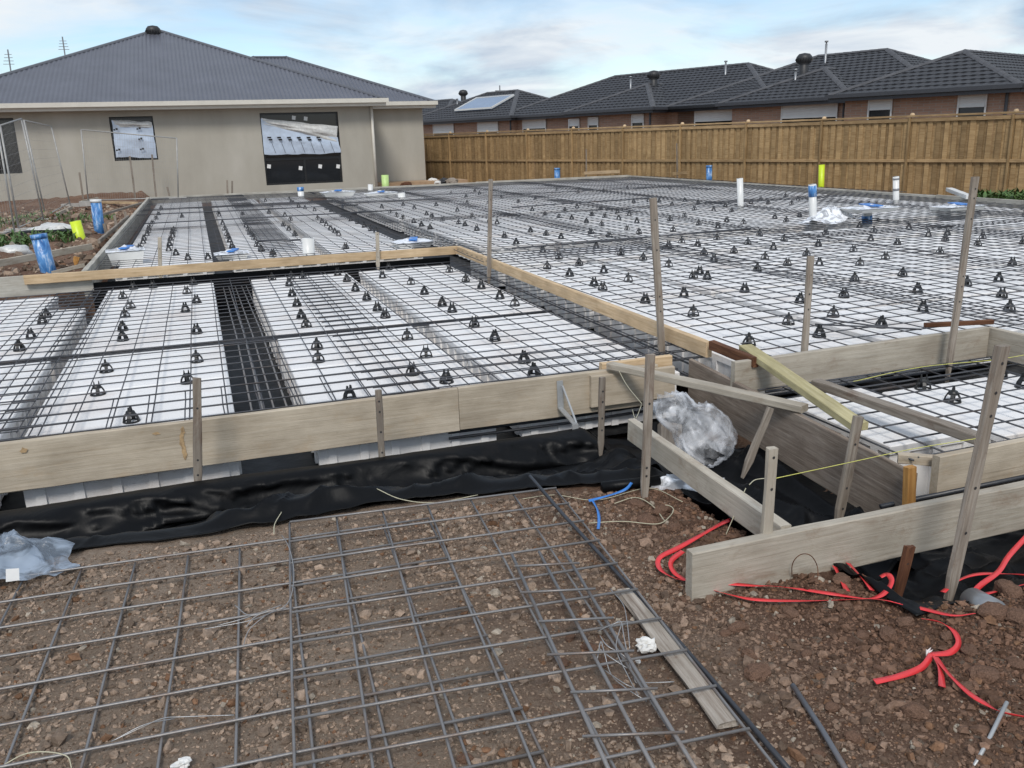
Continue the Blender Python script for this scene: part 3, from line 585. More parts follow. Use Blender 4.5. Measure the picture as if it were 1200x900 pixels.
neighbour('tiled_house', 'dark tiled house mostly hidden, its roof hip rising past the end house', [(-11.0,-1,40.0,50)], [], [])
# ------------------------------------------------------------------ paling fence
FV = 21.81; FB = CZ-1.72
FN = thing('paling_fence', tuple(uv(-20, FV, FB)), 'tall brown timber paling fence with capping rail along the boundary', 'fence')
FH = 1.93; palm = []
for k in range(6):
    r = random.Random(k); mb = MB(); w = 0.108+0.012*(k % 3); 
    mb.box((-w/2, -0.008, 0), (w/2, 0.008, FH-0.06)); palm.append(mb.mesh('paling', 'paling'))
ang = math.atan2(UD.y, UD.x)
u0, u1 = -47.0, -5.5; pit = 0.098; n = int((u1-u0)/pit); far_pal = MB()
loc0 = Vector(FN.location)
for k in range(n):
    u_ = u0+k*pit; lay = k % 2; p = uv(u_+rng.uniform(-.006,.006), FV-0.014+0.024*(1-lay)-rng.uniform(0,.006), FB+rng.uniform(-.02,.02)-0.03)
    if k >= n-298:
        o = link('paling', palm[rng.randrange(6)], FN, p-loc0, ang+rng.uniform(-.035,.035)); o.rotation_euler.y = rng.uniform(-.004,.004)
    else:
        q = uv(u_, FV-0.012+0.020*(1-lay), FB-.03); far_pal.obox(q+EZ*0, q+EZ*(FH-.06), 0.112, 0.016, VD)
fp = far_pal.build('paling_run', 'paling', FN); fp['kind'] = 'stuff'
for zr, hh, tt, nm in ((FH*0.46, 0.07, 0.045, 'rail'), (FH-0.09, 0.09, 0.03, 'rail')):
    for s in range(int((u1-u0)/5.4)+1):
        a = u0+s*5.4; b_ = min(a+5.396, u1); board(nm, None, None, uv(a, FV-0.045, FB+zr), uv(b_, FV-0.045, FB+zr), hh, tt, 'fence_rail', parent=FN)
for s in range(int((u1-u0)/5.4)+1):
    a = u0+s*5.4+1.1; b_ = min(a+5.396, u1); board('capping', None, None, uv(a, FV-0.01, FB+FH), uv(b_, FV-0.01, FB+FH), 0.045, 0.15, 'fence_rail', parent=FN)
u_ = u0+1.0
while u_ < u1:
    board('post', None, None, uv(u_, FV-0.06, FB-0.2), uv(u_, FV-0.06, FB+FH-.03), 0.05, 0.07, 'paling', up=UD, parent=FN)
    q = uv(u_+.02, FV-0.0, FB+FH+.02); MB().lathe(q, [(0.055,0),(0.053,0.03),(0.03,0.055),(0.0,0.06)], 10).build('post_top', 'pine', FN, True); u_ += 2.35
MB().obox(uv(u0, FV-.03, FB-.05), uv(u1, FV-.03, FB-.05), 0.05, 0.15).build('plinth_board', 'paling', FN)
# ------------------------------------------------------------------ slab: membrane, foam pods
ZM, ZMM, ZMP = CZ-1.28, CZ-1.33, CZ-1.385
ZN, ZNM, ZNP = CZ-1.40, CZ-1.437, CZ-1.49
o = MB().add([(-8,4.72,-.185),(3.0,4.72,-.185),(3.0,10.7,-.185),(-8,10.7,-.185)], [(0,1,2,3)])
o.add([(3.0,4.2,-.02),(13,4.2,-.02),(13,26.05,-.02),(3.0,26.05,-.02),(-1.22,10.7,-.02),(3.0,10.7,-.02),(-1.22,26.05,-.02)], [(0,1,2,5),(5,2,3),(4,5,3,6)])
o.add([(2.8,2.86,-.185),(4.75,2.86,-.185),(4.75,4.2,-.185),(2.8,4.2,-.185),(4.8,2.5,-.02),(13,2.5,-.02),(13,4.2,-.02),(4.8,4.2,-.02)], [(0,1,2,3),(4,5,6,7)])
o.add([(-1.22,10.71,-.19),(2.9,10.71,-.19),(2.9,10.72,.20),(-1.22,10.72,.20)], [(0,1,2,3)])
tag(o.build('membrane_sheet', 'black_plastic'), 'flat black plastic membrane laid under the white foam pods', 'plastic sheet')
PODS = []; podc = {}
def pod_mesh(w, d, h):
    key = (round(w,2), round(d,2), h)
    if key in podc: return podc[key]
    mb = MB(); i_ = 0.014; w2, d2 = w/2, d/2
    mb.box((-w2+i_,-d2+i_,0), (w2-i_,d2-i_,h-.045)); c = .006
    # top slab with an eased edge
    z0, z1 = h-.045, h
    mb.grid([[(-w2,-d2,z0),(w2,-d2,z0),(w2,d2,z0),(-w2,d2,z0),(-w2,-d2,z0)],[(-w2,-d2,z1-c),(w2,-d2,z1-c),(w2,d2,z1-c),(-w2,d2,z1-c),(-w2,-d2,z1-c)],[(-w2+c,-d2+c,z1),(w2-c,-d2+c,z1),(w2-c,d2-c,z1),(-w2+c,d2-c,z1),(-w2+c,-d2+c,z1)]])
    mb.add([(-w2+c,-d2+c,z1),(w2-c,-d2+c,z1),(w2-c,d2-c,z1),(-w2+c,d2-c,z1),(-w2,-d2,z0),(w2,-d2,z0),(w2,d2,z0),(-w2,d2,z0)], [(0,1,2,3),(7,6,5,4)])
    for L, ax in ((w,0),(d,1)):
        n = max(2, int(L/0.182))
        for k in range(n):
            s = -L/2+L*(k+0.5)/n
            for sg in (-1,1):
                if ax == 0: mb.box((s-.024, min(sg*d2, sg*(d2-i_)), 0), (s+.024, max(sg*d2, sg*(d2-i_)), z0))
                else: mb.box((min(sg*w2, sg*(w2-i_)), s-.024, 0), (max(sg*w2, sg*(w2-i_)), s+.024, z0))
    podc[key] = mb.mesh('foam_pod', 'foam'); return podc[key]
def pod(x0, x1, y0, y1, ztop, label, group):
    o = link('foam_pod', pod_mesh(x1-x0, y1-y0, .30 if ztop < .2 else .225), None, ((x0+x1)/2, (y0+y1)/2, ztop-(.30 if ztop < .2 else .225)), rng.choice((0, math.pi))); tag(o, label, 'foam pod', group); PODS.append((x0,x1,y0,y1,ztop))
LN = 'white foam void pod in the outer lower bay strips by the cement stained form'; GN = 'outer strips of lower bay pods'
for (x0, x1) in ((-1.04,0.06),(0.47,1.57),(1.71,2.81)):
    for (y0, y1) in ((4.85,6.02),(6.03,7.09),(7.24,8.33),(8.355,9.445),(9.47,10.5)): pod(x0, x1, y0, y1, ZNP, {-1.04:'white foam void pod in the lower bay strip left of the dark beam', 0.47:'white foam void pod in the lower bay strip right of the dark beam', 1.71:'white foam void pod in the lower bay strip beside the long pine step'}[x0], {-1.04:'lower bay pods, strip before the dark beam', 0.47:'lower bay pods, strip after the dark beam', 1.71:'lower bay pods beside the pine step'}[x0])
for (x0, x1) in ((-2.28,-1.16),(-3.5,-2.41)):
    for (y0, y1) in ((4.85,6.02),(6.03,7.09),(7.24,8.33),(8.355,9.445)): pod(x0, x1, y0, y1, ZNP, LN, GN)
pod(-2.6, -1.52, 9.5, 10.4, ZNP, LN, GN); pod(-3.75, -2.66, 9.5, 10.4, ZNP, LN, GN)
LM = 'white foam void pod in the main slab between porch recess and fence'; GM = 'main slab pods level with the porch'
for (x0, x1) in ((-1.0,0.09),(0.33,1.42),(1.55,2.64)):
    y = 11.0
    for k in range(12):
        pod(x0, x1, y, y+1.09, ZMP, {-1.0:'white foam void pod in the main slab strip beside the spoil side form board', 0.33:'white foam void pod in the main slab strip next to the narrow dark joint', 1.55:'white foam void pod in the main slab strip beside the wide dark beam'}[x0], {-1.0:'pods beside the spoil side form', 0.33:'pods next to the narrow joint', 1.55:'pods beside the wide beam'}[x0]); y += 1.13 if k not in (4, 8) else 1.32
for i in range(8):
    x0 = 3.42+1.19*i; y = 11.15
    for k in range(12): pod(x0, x0+1.08, y, y+1.09, ZMP, 'white foam void pod in the far main slab between wide beam and fence' if i < 7 else 'white foam void pod in the main slab row along the fence side form', 'far main slab pods' if i < 7 else 'pods along the fence side form'); y += 1.17 if k not in (3, 7) else 1.42
    x0 = 3.05+1.2*i; y = 4.5 if x0 < 4.75 else 3.3
    ys_ = [4.5, 5.66, 6.82, 7.98, 9.3] if x0 < 4.75 else [3.3, 4.5, 5.66, 6.82, 7.98, 9.3]
    for y in ys_: pod(x0, x0+1.09, y, y+1.09, ZMP, 'white foam void pod in the main slab strip right behind the long pine step' if i == 0 else LM, 'pods behind the long pine step' if i == 0 else GM)
LP_ = 'white foam void pod in the small porch recess beside the brown plywood'; GP = 'foam pods in the porch recess'
pod(3.02,3.60,3.2,4.08,ZNP,LP_,GP); pod(3.63,4.60,3.1,3.95,ZNP,'white foam void pod in the porch recess away from the plywood',GP)
# ------------------------------------------------------------------ steel mesh sheets
def mesh_sheet(cx, cy, sx, sy, rz, z, label, group, r=0.0042, parts=True, mat='rebar_slab', wav=0.006, sp=0.2, xo=0.0, seed=0, sagfn=None, name='steel_mesh_sheet'):
    """sx by sy metres of welded bars; bars along local Y lie under the bars along local X"""
    T = thing(name, (cx, cy, z), label, 'steel mesh', group, rz); r_ = random.Random(seed); all_ = MB(); ca, sa = math.cos(rz), math.sin(rz)
    nb = int(round(sx/sp)); na = int(round(sy/sp)); ox = (sx-nb*sp)/2; oy = (sy-na*sp)/2
    def zof(lx, ly):
        wx = cx+ca*lx-sa*ly; wy = cy+sa*lx+ca*ly; q = wav*float(fbm(wx*0.8, wy*0.8, 2, 200+seed)); return q+(sagfn(wx, wy) if sagfn else 0)
    for k in range(nb+1):
        lx = -sx/2+ox+k*sp+r_.uniform(-.004,.004); seg = max(3, int(sy/0.6)); pts = [(lx+r_.uniform(-.0025,.0025), ly, zof(lx, ly)-r) for ly in np.linspace(-sy/2, sy/2, seg+1)]
        mb = MB() if parts else all_; mb.tube(pts, r, 6)
        if parts: link('bar', mb.mesh('bar', mat, True), T)
    for k in range(na+1):
        ly = -sy/2+oy+k*sp+r_.uniform(-.004,.004); seg = max(3, int(sx/0.6)); pts = [(lx, ly+r_.uniform(-.0025,.0025), zof(lx, ly)+r) for lx in np.linspace(-sx/2, sx/2, seg+1)]
        mb = MB() if parts else all_; mb.tube(pts, r, 6)
        if parts: link('bar', mb.mesh('bar', mat, True), T)
    if not parts: b_ = link('bars', all_.mesh('bars', mat, True), T); b_['kind'] = 'stuff'
    return T
LB = 'grey welded steel mesh sheet over the foam pods of the lower front bay'; GB = 'mesh sheets over the lower front bay'
for k, (cx, cy, sx, sy, rz) in enumerate(((-2.25,7.55,2.6,5.3,0.004),(0.03,7.6,2.4,5.4,-0.003),(2.0,7.62,2.3,5.45,0.006))):
    mesh_sheet(cx, cy, sx, sy, rz, ZNM+0.009*(k % 2), ('steel mesh sheet over the lower bay pods nearest the grey cement stained form', 'steel mesh sheet over the lower bay pods beside the dark beam', 'steel mesh sheet over the lower bay pods beside the long pine step')[k], GB, seed=k)
mesh_sheet(0.9, 5.18, 4.6, 0.62, 0.003, ZNM+.02, 'narrow strip of steel mesh lapped behind the long pale front board', None, seed=9, r=.0038)
mesh_sheet(-1.25, 7.5, 0.42, 5.0, 0.006, ZNM+.028, 'narrow strip of steel mesh lapped over the join of two bay sheets', None, seed=19, r=.0036)
LMs = 'welded steel mesh sheet on the far main slab between beam and fence'; GMs = 'mesh sheets over the far main slab'
k = 0
for i, cx in enumerate((0.0, 1.9)):
    for j, cy in enumerate((13.62, 18.75, 23.4)): mesh_sheet(cx, cy, 2.35, 5.6 if j < 2 else 5.1, rng.uniform(-.008,.008), ZMM+.007*((i+j) % 3), ('mesh sheet just behind the pine back step','mesh sheet halfway back to the rendered house','mesh sheet at the slab edge by the rendered house')[j]+(', spoil side' if i == 0 else ', beam side'), GMs, parts=False, seed=30+k, wav=.01); k += 1
for i in range(5):
    cx = 4.15+2.08*i
    for j, (cy, sy) in enumerate(((7.2,5.5),(12.2,5.8),(17.6,5.8),(23.0,5.8))):
        rz = rng.uniform(-.02,.02); cyy = cy
        if i == 0 and j == 0: rz = 0.03; cx_s = cx+.16
        else: cx_s = cx
        if i >= 1 and j == 0: cyy, sy = 6.2, 6.6
        mesh_sheet(cx_s, cyy, 2.36, sy, rz, ZMM+.008*((i+2*j) % 3), LMs if j else 'mesh sheet of the main slab level with the porch recess', GMs if j else 'mesh sheets level with the porch', parts=False, seed=50+k, wav=.014, mat='rebar_slab'); k += 1
mesh_sheet(3.78, 3.53, 1.75, 1.22, 0.01, ZNM, 'small steel mesh sheet over the porch recess pods', None, seed=80, r=.0045)
# trench bars lying in the beams
BARS = 'dark reinforcing bar lying in the beam'
def rod(name, label, pts, r, mat, group=None, cat='steel bar', n=8):
    m_ = MB().tube(pts, r, n); c = Vector(pts[0]); o = m_.build(name, mat, None, True, org=c); return tag(o, label, cat, group)
for k, x in enumerate((0.16,0.22,0.29,0.36,0.41)): rod('reinforcing_bar', 'dark reinforcing bar running between the two pod strips of the lower bay', [(x, 4.95, .07+.03*(k%2)), (x+.015, 7.6, .08+.03*(k%2)), (x, 10.5, .07)], .006, 'rebar_front', 'bars in the beam between the pod strips')
for k, (y, z) in enumerate(((7.13,.115),(7.17,.13),(7.20,.11))): rod('reinforcing_bar', 'dark reinforcing bar crossing the lower bay along the pod joint', [(-3.2, y, z), (-.2, y+.01, z+.004), (2.85, y-.005, z)], .007, 'rebar_slab', 'bars crossing the lower bay')
for k, (z, dy) in enumerate(((-.03,0),(-.065,.02),(-.10,.0))): rod('reinforcing_bar', 'dark edge beam bar below the long pale front board', [(1.25, 4.835+dy*.3, z), (2.0, 4.83+dy*.3, z-.004), (2.78, 4.82+dy*.3, z+.01)], .009, 'black_tube', 'edge beam bars under the front board')
for k, (x, z) in enumerate(((2.87,.10),(2.93,.05),(2.99,.12))): rod('reinforcing_bar', 'dark beam bar beneath the long stepped timber', [(x, 4.6, z), (x-.01, 7.6, z), (x, 10.4, z-.01)], .007, 'rebar_slab', 'beam bars under the stepped timber')
for k, (y, z) in enumerate(((4.12,.17),(4.16,.13),(4.07,.10))): rod('reinforcing_bar', 'dark beam bar below the porch back board', [(2.95, y, z), (4.7, y+.02, z)], .009, 'rebar_slab', 'beam bars in the porch recess')
for k, y in enumerate((2.80,2.76)): rod('reinforcing_bar', 'dark bar under the porch front board', [(2.62, y, .045-.02*k), (5.2, y+.04, .05)], .011, 'black_tube', 'bars under the porch front board')
for k, (px, py, qx, qy) in enumerate(((170,262,470,246),(160,252,420,240),(300,282,352,281),(600,291,880,268),(600,243,760,232),(955,372,1040,384),(955,380,1080,386))):
    a = gp(px, py, ZMM+.03); b_ = gp(qx, qy, ZMM+.03); m_ = (a+b_)/2+Vector((0,.03,-.004)); rod('reinforcing_bar', 'loose dark reinforcing bar laid over the raised main slab mesh', [a, m_, b_], .011 if k < 5 else .006, 'rebar_slab', 'bars laid over the main mesh')
# ------------------------------------------------------------------ bar chairs
def chair_parts():
    ring = MB(); n = 20; R1, R2 = .047, .036; P = []
    for (r_, z) in ((R1,0),(R1,.006),(R2,.008),(R2,0)): P.append([(r_*math.cos(2*math.pi*j/n), r_*math.sin(2*math.pi*j/n), z) for j in range(n+1)])
    P.append(P[0]); ring.grid(P)
    leg = MB(); leg.add([], []); pts = [(.041,0,.004),(.036,0,.028),(.026,0,.046),(.014,0,.056)]
    for q in range(3): leg.obox(pts[q], pts[q+1], .022-.003*q, .008, (1,0,.3))
    clip = MB(); clip.lathe((0,0,.046), [(.026,-.004),(.027,.008),(.022,.018),(.006,.018)], 12)
    for s in (-1,1): clip.add([(s*.008,-.009,.058),(s*.020,-.009,.058),(s*.016,-.006,.088),(s*.012,-.006,.088),(s*.008,.009,.058),(s*.020,.009,.058),(s*.016,.006,.088),(s*.012,.006,.088)], [(0,1,2,3),(7,6,5,4),(0,4,5,1),(1,5,6,2),(2,6,7,3),(3,7,4,0)])
    return ring.mesh('base_ring','chair_plastic'), leg.mesh('leg','chair_plastic'), clip.mesh('clip','chair_plastic')
RGM, LGM, CPM = chair_parts()
far_bm = MB()
for me, rots in ((RGM,(0,)),(LGM,(0,1,2,3)),(CPM,(0,))):
    for q in rots:
        c, s = math.cos(q*math.pi/2), math.sin(q*math.pi/2); far_bm.add([(v.co.x*c-v.co.y*s, v.co.x*s+v.co.y*c, v.co.z) for v in me.vertices], [tuple(p.vertices) for p in me.polygons])
FARCH = far_bm.mesh('bar_chair','chair_plastic')
def snap(x, y, lvl):
    best = None
    for (x0,x1,y0,y1,z) in PODS:
        if abs(z-lvl) > .02: continue
        qx = min(max(x, x0+.05), x1-.05); qy = min(max(y, y0+.05), y1-.05); d = (qx-x)**2+(qy-y)**2
        if best is None or d < best[0]: best = (d, qx, qy)
    return best
seen = []
def chair(px, py, lvl, label, group, parts):
    p = gp(px, py, lvl); b_ = snap(p.x, p.y, lvl)
    if b_ is None or b_[0] > .35: return
    x, y = b_[1], b_[2]
    if any((x-a)**2+(y-c)**2 < .011 for a, c in seen): return
    seen.append((x, y)); rz = rng.uniform(0, 6.28)
    if parts:
        T = thing('bar_chair', (x, y, lvl), label, 'bar chair', group, rz); link('base_ring', RGM, T); link('clip', CPM, T)
        for q in range(4): link('leg', LGM, T, (0,0,0), q*math.pi/2)
    else: tag(link('bar_chair', FARCH, None, (x, y, lvl), rz), label, 'bar chair', group)
LC1, GC1 = 'small black plastic bar chair standing on a foam pod in the lower front bay', 'bar chairs in the lower front bay'
LC2, GC2 = 'small black plastic bar chair holding up mesh in the raised main slab', 'bar chairs in the raised main slab'
def crop(x0, y0, s, pts): return [(x0+x/s, y0+y/s) for x, y in pts]
NEARC = crop(100,300,6,[(345,220),(480,215),(760,195),(715,265),(265,300),(785,330),(320,368),(705,390),(280,430),(265,525),(785,545),(265,595),(785,745),(150,815),(720,880)])+crop(0,380,6,[(140,185),(220,100),(690,495),(925,685),(-60,420)])+crop(240,280,6,[(475,290),(610,280),(690,280),(595,330),(615,405),(650,475),(680,560),(715,620),(790,775),(800,865),(935,255),(1000,300),(1060,365),(1140,430)])+crop(420,300,6,[(170,155),(200,90),(370,200),(465,270),(590,350),(660,395),(640,115),(755,180),(865,230),(995,300),(1100,350),(55,310),(135,385),(190,435),(345,585),(465,700),(380,835),(620,890),(815,495),(960,595),(1165,750),(1235,840)])+[(410,468),(55,372),(50,379)]
for p in NEARC: chair(*p, ZNP, LC1, GC1, True)
for p in crop(1000,400,6,[(350,290),(695,425),(880,215),(1195,325)]): chair(*p, ZNP, 'black plastic bar chair on a foam pod inside the porch recess', 'bar chairs in the porch recess', True)
MC = crop(900,200,4,[(95,720),(240,780),(150,620),(305,685),(355,595),(530,735),(700,570),(725,660),(1080,520),(1095,595),(1130,660),(930,540),(90,445),(180,400),(240,445),(430,445),(550,415),(400,380),(630,495),(405,520),(235,355),(75,330),(25,370),(830,330),(820,300),(1005,320),(1010,355),(1180,345),(660,275),(715,305),(495,290),(400,265),(440,330),(270,300),(585,350),(1115,440),(825,390),(30,225),(85,240),(140,215),(110,160),(140,140),(88,125),(20,155)])
MC += crop(600,200,4,[(850,680),(625,620),(800,590),(1090,570),(1110,820),(850,505),(880,485),(915,510),(735,450),(545,520),(430,480),(315,445),(270,495),(220,415),(165,460),(145,385),(395,365),(510,395),(615,420),(795,340),(870,355),(725,360),(890,395),(965,425),(1040,385),(1105,345),(960,325),(1160,305),(1185,415),(1165,470),(230,320),(160,305),(80,290),(20,345),(455,310),(540,280),(595,295),(755,285),(370,295),(385,540),(425,560),(740,235),(875,255),(965,270),(1005,240),(945,190),(855,185),(1000,170),(1030,195),(1120,155),(1165,140),(1085,250),(800,215),(585,245),(500,230),(550,210),(495,200),(435,220),(415,185),(365,210),(345,245),(305,175),(240,190),(280,230),(420,260),(215,220),(155,210),(95,190),(640,145),(570,150),(750,165),(810,145),(870,155),(690,150),(210,95),(310,105),(430,100),(540,85),(740,85),(30,150),(110,135)])
MC += crop(300,200,4,[(125,215),(140,235),(155,258),(172,280),(190,305),(275,190),(290,230),(310,245),(330,260),(350,278),(370,293),(388,305),(430,215),(460,235),(485,250),(510,265),(535,280),(565,290),(230,180),(165,150),(295,150),(380,180),(405,190),(80,395),(25,375),(420,365),(660,215),(700,230),(740,245),(770,260),(805,275),(630,200),(590,175),(800,210),(830,220),(875,235),(940,190),(1005,215),(950,250),(980,260),(1035,280),(1080,240),(1130,250),(1165,315),(690,165),(740,180),(845,165),(915,110),(985,125),(1050,110),(1020,100),(990,155),(1150,130),(1090,155),(45,145),(60,170),(80,200)])
MC += crop(140,230,10,[(490,150),(460,220),(430,270),(390,325),(360,355),(345,395),(340,430),(325,465),(290,515),(280,560),(240,620),(215,655),(735,250),(640,410),(620,440),(625,480),(600,520),(590,580),(580,640),(665,690),(805,745),(1040,740),(1080,215),(1100,240)])+crop(250,220,10,[(95,435),(110,500),(125,560),(140,600),(160,640),(180,710),(110,765),(345,320),(385,465),(410,505),(430,545),(460,575),(480,610),(515,690),(570,750),(700,810),(890,140),(940,190),(1000,225),(1100,250)])
for p in MC: chair(*p, ZMP, LC2, GC2, p[1] > 330)
# ------------------------------------------------------------------ formwork
def form(name, label, a, b_, h, t, mat, ztop, group=None): 
    return board(name, label, 'form board', (a[0], a[1], ztop-h/2), (b_[0], b_[1], ztop-h/2), h, t, mat, group=group)
FB1 = form('form_board', 'long pale timber form board standing on edge in front of the lower bay', (-4.2,4.80), (1.30,4.79), 0.26, 0.04, 'board_pale', ZN)
form('form_board', 'pale form board with a peg and steel bracket, continuing the long front board', (1.304,4.79), (2.60,4.775), 0.26, 0.04, 'board_pale', ZN+.004)
form('form_board', 'short pale form board end lapped in front of the joined front boards', (2.13,4.742), (2.70,4.735), 0.20, 0.035, 'board_pale', ZN-.012)
form('form_board', 'short packing board end standing just above the lapped form board', (2.25,4.85), (2.74,4.845), 0.14, 0.045, 'pine', ZN+.03)
form('form_board', 'pale pine board fixed along the back of the lower bay as a step', (-1.86,10.66), (2.98,10.62), 0.10, 0.045, 'pine', ZM)
form('form_board', 'long pine board running back along the side of the lower bay as a step', (2.985,10.59), (2.94,4.72), 0.10, 0.045, 'pine', ZM)
form('form_board', 'grey cement stained form board behind the left end of the pine step', (-6,10.76), (-1.2,10.72), 0.22, 0.04, 'cement_form', ZM-.01)
form('form_board', 'grey form board along the spoil side of the raised slab', (-1.27,10.72), (-1.245,26.1), 0.30, 0.06, 'cement_form', ZM)
form('form_board', 'grey form board along the slab edge facing the rendered house', (-1.31,26.2), (8.0,26.16), 0.22, 0.05, 'cement_form', ZM)
form('form_board', 'grey form board at the far slab edge between house and paling fence', (8.004,26.17), (13.1,26.13), 0.22, 0.05, 'cement_form', ZM+.012)
form('form_board', 'grey form board running beside the paling fence at the far corner', (13.09,26.09), (13.10,13.30), 0.24, 0.05, 'cement_form', ZM)
form('form_board', 'wider grey form board continuing beside the paling fence near the weeds', (13.08,13.27), (13.02,4.0), 0.34, 0.05, 'cement_form', ZM+.015)
form('form_board', 'weathered form board closing the back of the porch recess', (2.80,4.23), (4.76,4.30), 0.20, 0.04, 'board_grey', ZM)
form('form_board', 'grey form board along the far side of the porch recess', (4.80,4.32), (4.79,2.2), 0.20, 0.04, 'board_grey', ZM-.004)
form('form_board', 'pale form board at the front of the porch recess', (2.93,2.83), (6.0,2.92), 0.20, 0.04, 'board_pale', ZN)
form('form_board', 'brown plywood form panel between the dug trench and porch recess', (2.86,4.80), (2.69,2.70), 0.30, 0.025, 'ply_brown', ZN+.004)
form('form_board', 'weathered grey board standing on edge on the soil with red strap round its end', (1.49,2.475), (4.0,2.50), 0.20, 0.045, 'board_grey', CZ-1.42)
mbs = MB(); rs_ = random.Random(4)
for (px, py, w_, h_) in ((213,516,.016,.05),(216,530,.014,.05),(214,505,.012,.03),(28,528,.022,.018),(183,508,.022,.010)):
    c_ = gy(px, py, 4.7705); n_ = 14; k0 = len(mbs.v); mbs.add([(c_.x+w_*math.cos(6.283*q/n_)*rs_.uniform(.5,1.1), c_.y-.0006*(k0 > 0)-.0002*len(mbs.f), c_.z+h_*math.sin(6.283*q/n_)*rs_.uniform(.6,1.1)) for q in range(n_)], [tuple(range(n_))])
mi_ = frame((-4.2,4.80,ZN-.13), (1.30,4.79,ZN-.13), (0,0,1))[0].inverted(); mbs.v = [tuple(mi_ @ Vector(q)) for q in mbs.v]
st_ = bpy.data.objects.new('rust_stain', mbs.mesh('rust_stain', 'rust_stain')); COL.objects.link(st_); st_.parent = FB1; st_['kind'] = 'stuff'
# loose timbers
def lay(name, label, pa, ha, pb, hb, w, t, mat, up=(0,0,1)):
    return board(name, label, 'timber', gp(*pa, CZ-ha), gp(*pb, CZ-hb), w, t, mat, up)
board('timber_plank', 'pale sawn plank on edge spanning from peg to peg over the trench', 'timber', (1.985,3.90,CZ-1.475), (1.925,2.52,CZ-1.475), .115, .045, 'board_grey')
board('timber_plank', 'pale plank laid flat from the front board end to the brown plywood panel', 'timber', (2.27,4.76,ZN+.035), (2.79,3.56,ZN+.030), .038, .07, 'board_grey')
board('timber_plank', 'yellow green treated pine plank leaning from the step to a peg', 'timber', (3.02,4.44,ZM+.015), (2.80,3.17,ZN+.05), .04, .085, 'treated')
board('timber_plank', 'weathered brown plank laid over the porch recess mesh', 'timber', (3.16,3.95,ZN+.02), (3.20,2.86,ZN+.03), .045, .065, 'stake_wood')
board('timber_plank', 'dark rusty brown timber offcut at the end of the pine step', 'timber', (2.935,4.68,ZM-.01), (2.93,4.20,ZM-.012), .06, .04, 'rusty_wood')
board('timber_plank', 'red brown stick resting on the corner of the porch boards', 'timber', gp(1084,381,ZM+.022), gp(1163,377,ZM+.022), .03, .035, 'rusty_wood')
board('timber_plank', 'small pale block of timber behind the porch front board', 'timber', (2.86,2.98,ZN-.05), (3.0,2.875,ZN-.05), .045, .04, 'board_pale')
board('timber_cleat', 'orange timber cleat nailed at the end of the brown plywood panel', 'timber', (2.645,2.685,ZN+.045), (2.655,2.655,-.26), .045, .035, 'orange_wood', up=(1,0,0))
board('timber_plank', 'old stained plank with nail holes lying on soil beside the black rod', 'timber', gp(731,692,.028), gp(853,850,.03), .02, .062, 'old_plank', wob=.004)
board('timber_plank', 'chunky brown timber block beside the clear plastic bag', 'timber', gp(785,498,-.02), gp(785,530,-.14), .13, .06, 'stake_wood', up=(1,0,0))
# pegs
def gv(px, py, v):
    d = Vector(ray(px, py)); p = d*(v/d.dot(VD)); p.z += CZ; return p
def stake(label, base, hb, tp, w, mat='stake_wood', t=None, deep=0.12, lean=0.0, cat='peg', name='peg'):
    b_ = gp(*base, CZ-hb) if hb else gv(*base, 21.3); q = gy(*tp, b_.y+lean); d = (q-b_).normalized(); p0 = b_-d*deep
    o = board(name, label, cat, q, p0, w, t or w*0.55, mat, up=(1,0,0.0), taper=0.10, wob=.0025)
    n_ = int((q-b_).length/0.09)
    for k in range(min(n_, 9)):
        if rng.random() < .45: continue
        hole = MB(); L = (q-p0).length; x = -L/2+.05+k*.09+rng.uniform(-.03,.03); yv = (t or w*.55)/2+.0015
        c_ = [(x+.006*math.cos(a), yv, .006*math.sin(a)) for a in np.linspace(0, 2*math.pi, 7)[:-1]]; c2 = [(a, -yv, b2) for a, _, b2 in c_]
        hole.add(c2, [tuple(range(6))[::-1]]); link('nail_hole', hole.mesh('nail_hole', 'vent_dark'), o)
    return o
stake('weathered peg with nail holes against the middle of the long front board', (232,568), 1.66, (231,443), .042)
stake('leaning pointed peg in front of the long front board', (448,540), 1.66, (443,457), .036)
stake('short brown peg beside the lapped end of the front board', (704,520), 1.66, (706,442), .036)
stake('tall brown peg rising through the soil at the trench corner', (755,585), 1.62, (762,415), .040)
stake('tall thin peg at the far end of the long pine step', (573,328), 1.48, (575,210), .042)
stake('tall grey peg halfway along the long pine step', (776,415), 1.46, (765,232), .048, 'stake_wood')
stake('grey peg in front of the porch back board, treated plank beside it', (941,440), 1.46, (950,300), .042)
stake('tall leaning peg before the porch back board with a stick behind', (1112,430), 1.46, (1143,207), .044)
stake('tall leaning grey peg nailed to the weathered grey board', (1114,690), 1.60, (1175,405), .045)
stake('split peg holding the sawn plank to the weathered grey board', (895,676), 1.60, (905,525), .042, 'board_grey')
stake('brown peg against the brown plywood panel below the treated plank', (984,602), 1.66, (1006,488), .045)
stake('dark peg behind the flat plank against the brown plywood', (880,535), 1.60, (903,478), .04)
stake('short grey peg before the left half of the pine back step', (188,325), 1.44, (187,278), .042, 'board_grey')
stake('short grey peg before the right half of the pine back step', (443,311), 1.44, (442,272), .042, 'board_grey')
stake('brown peg foot below the weathered grey board by black plastic', (1054,688), 1.66, (1066,640), .04, 'rusty_wood')
for (bx, by, tx, ty, lb) in ((687,206,687,175,'thin dark peg in front of the paling fence with a short rail'),(794,208,793,168,'thin dark peg between two blue pipes by the paling fence')): stake(lb, (bx,by+5), 0, (tx,ty), .04, 'stake_wood', deep=.2)
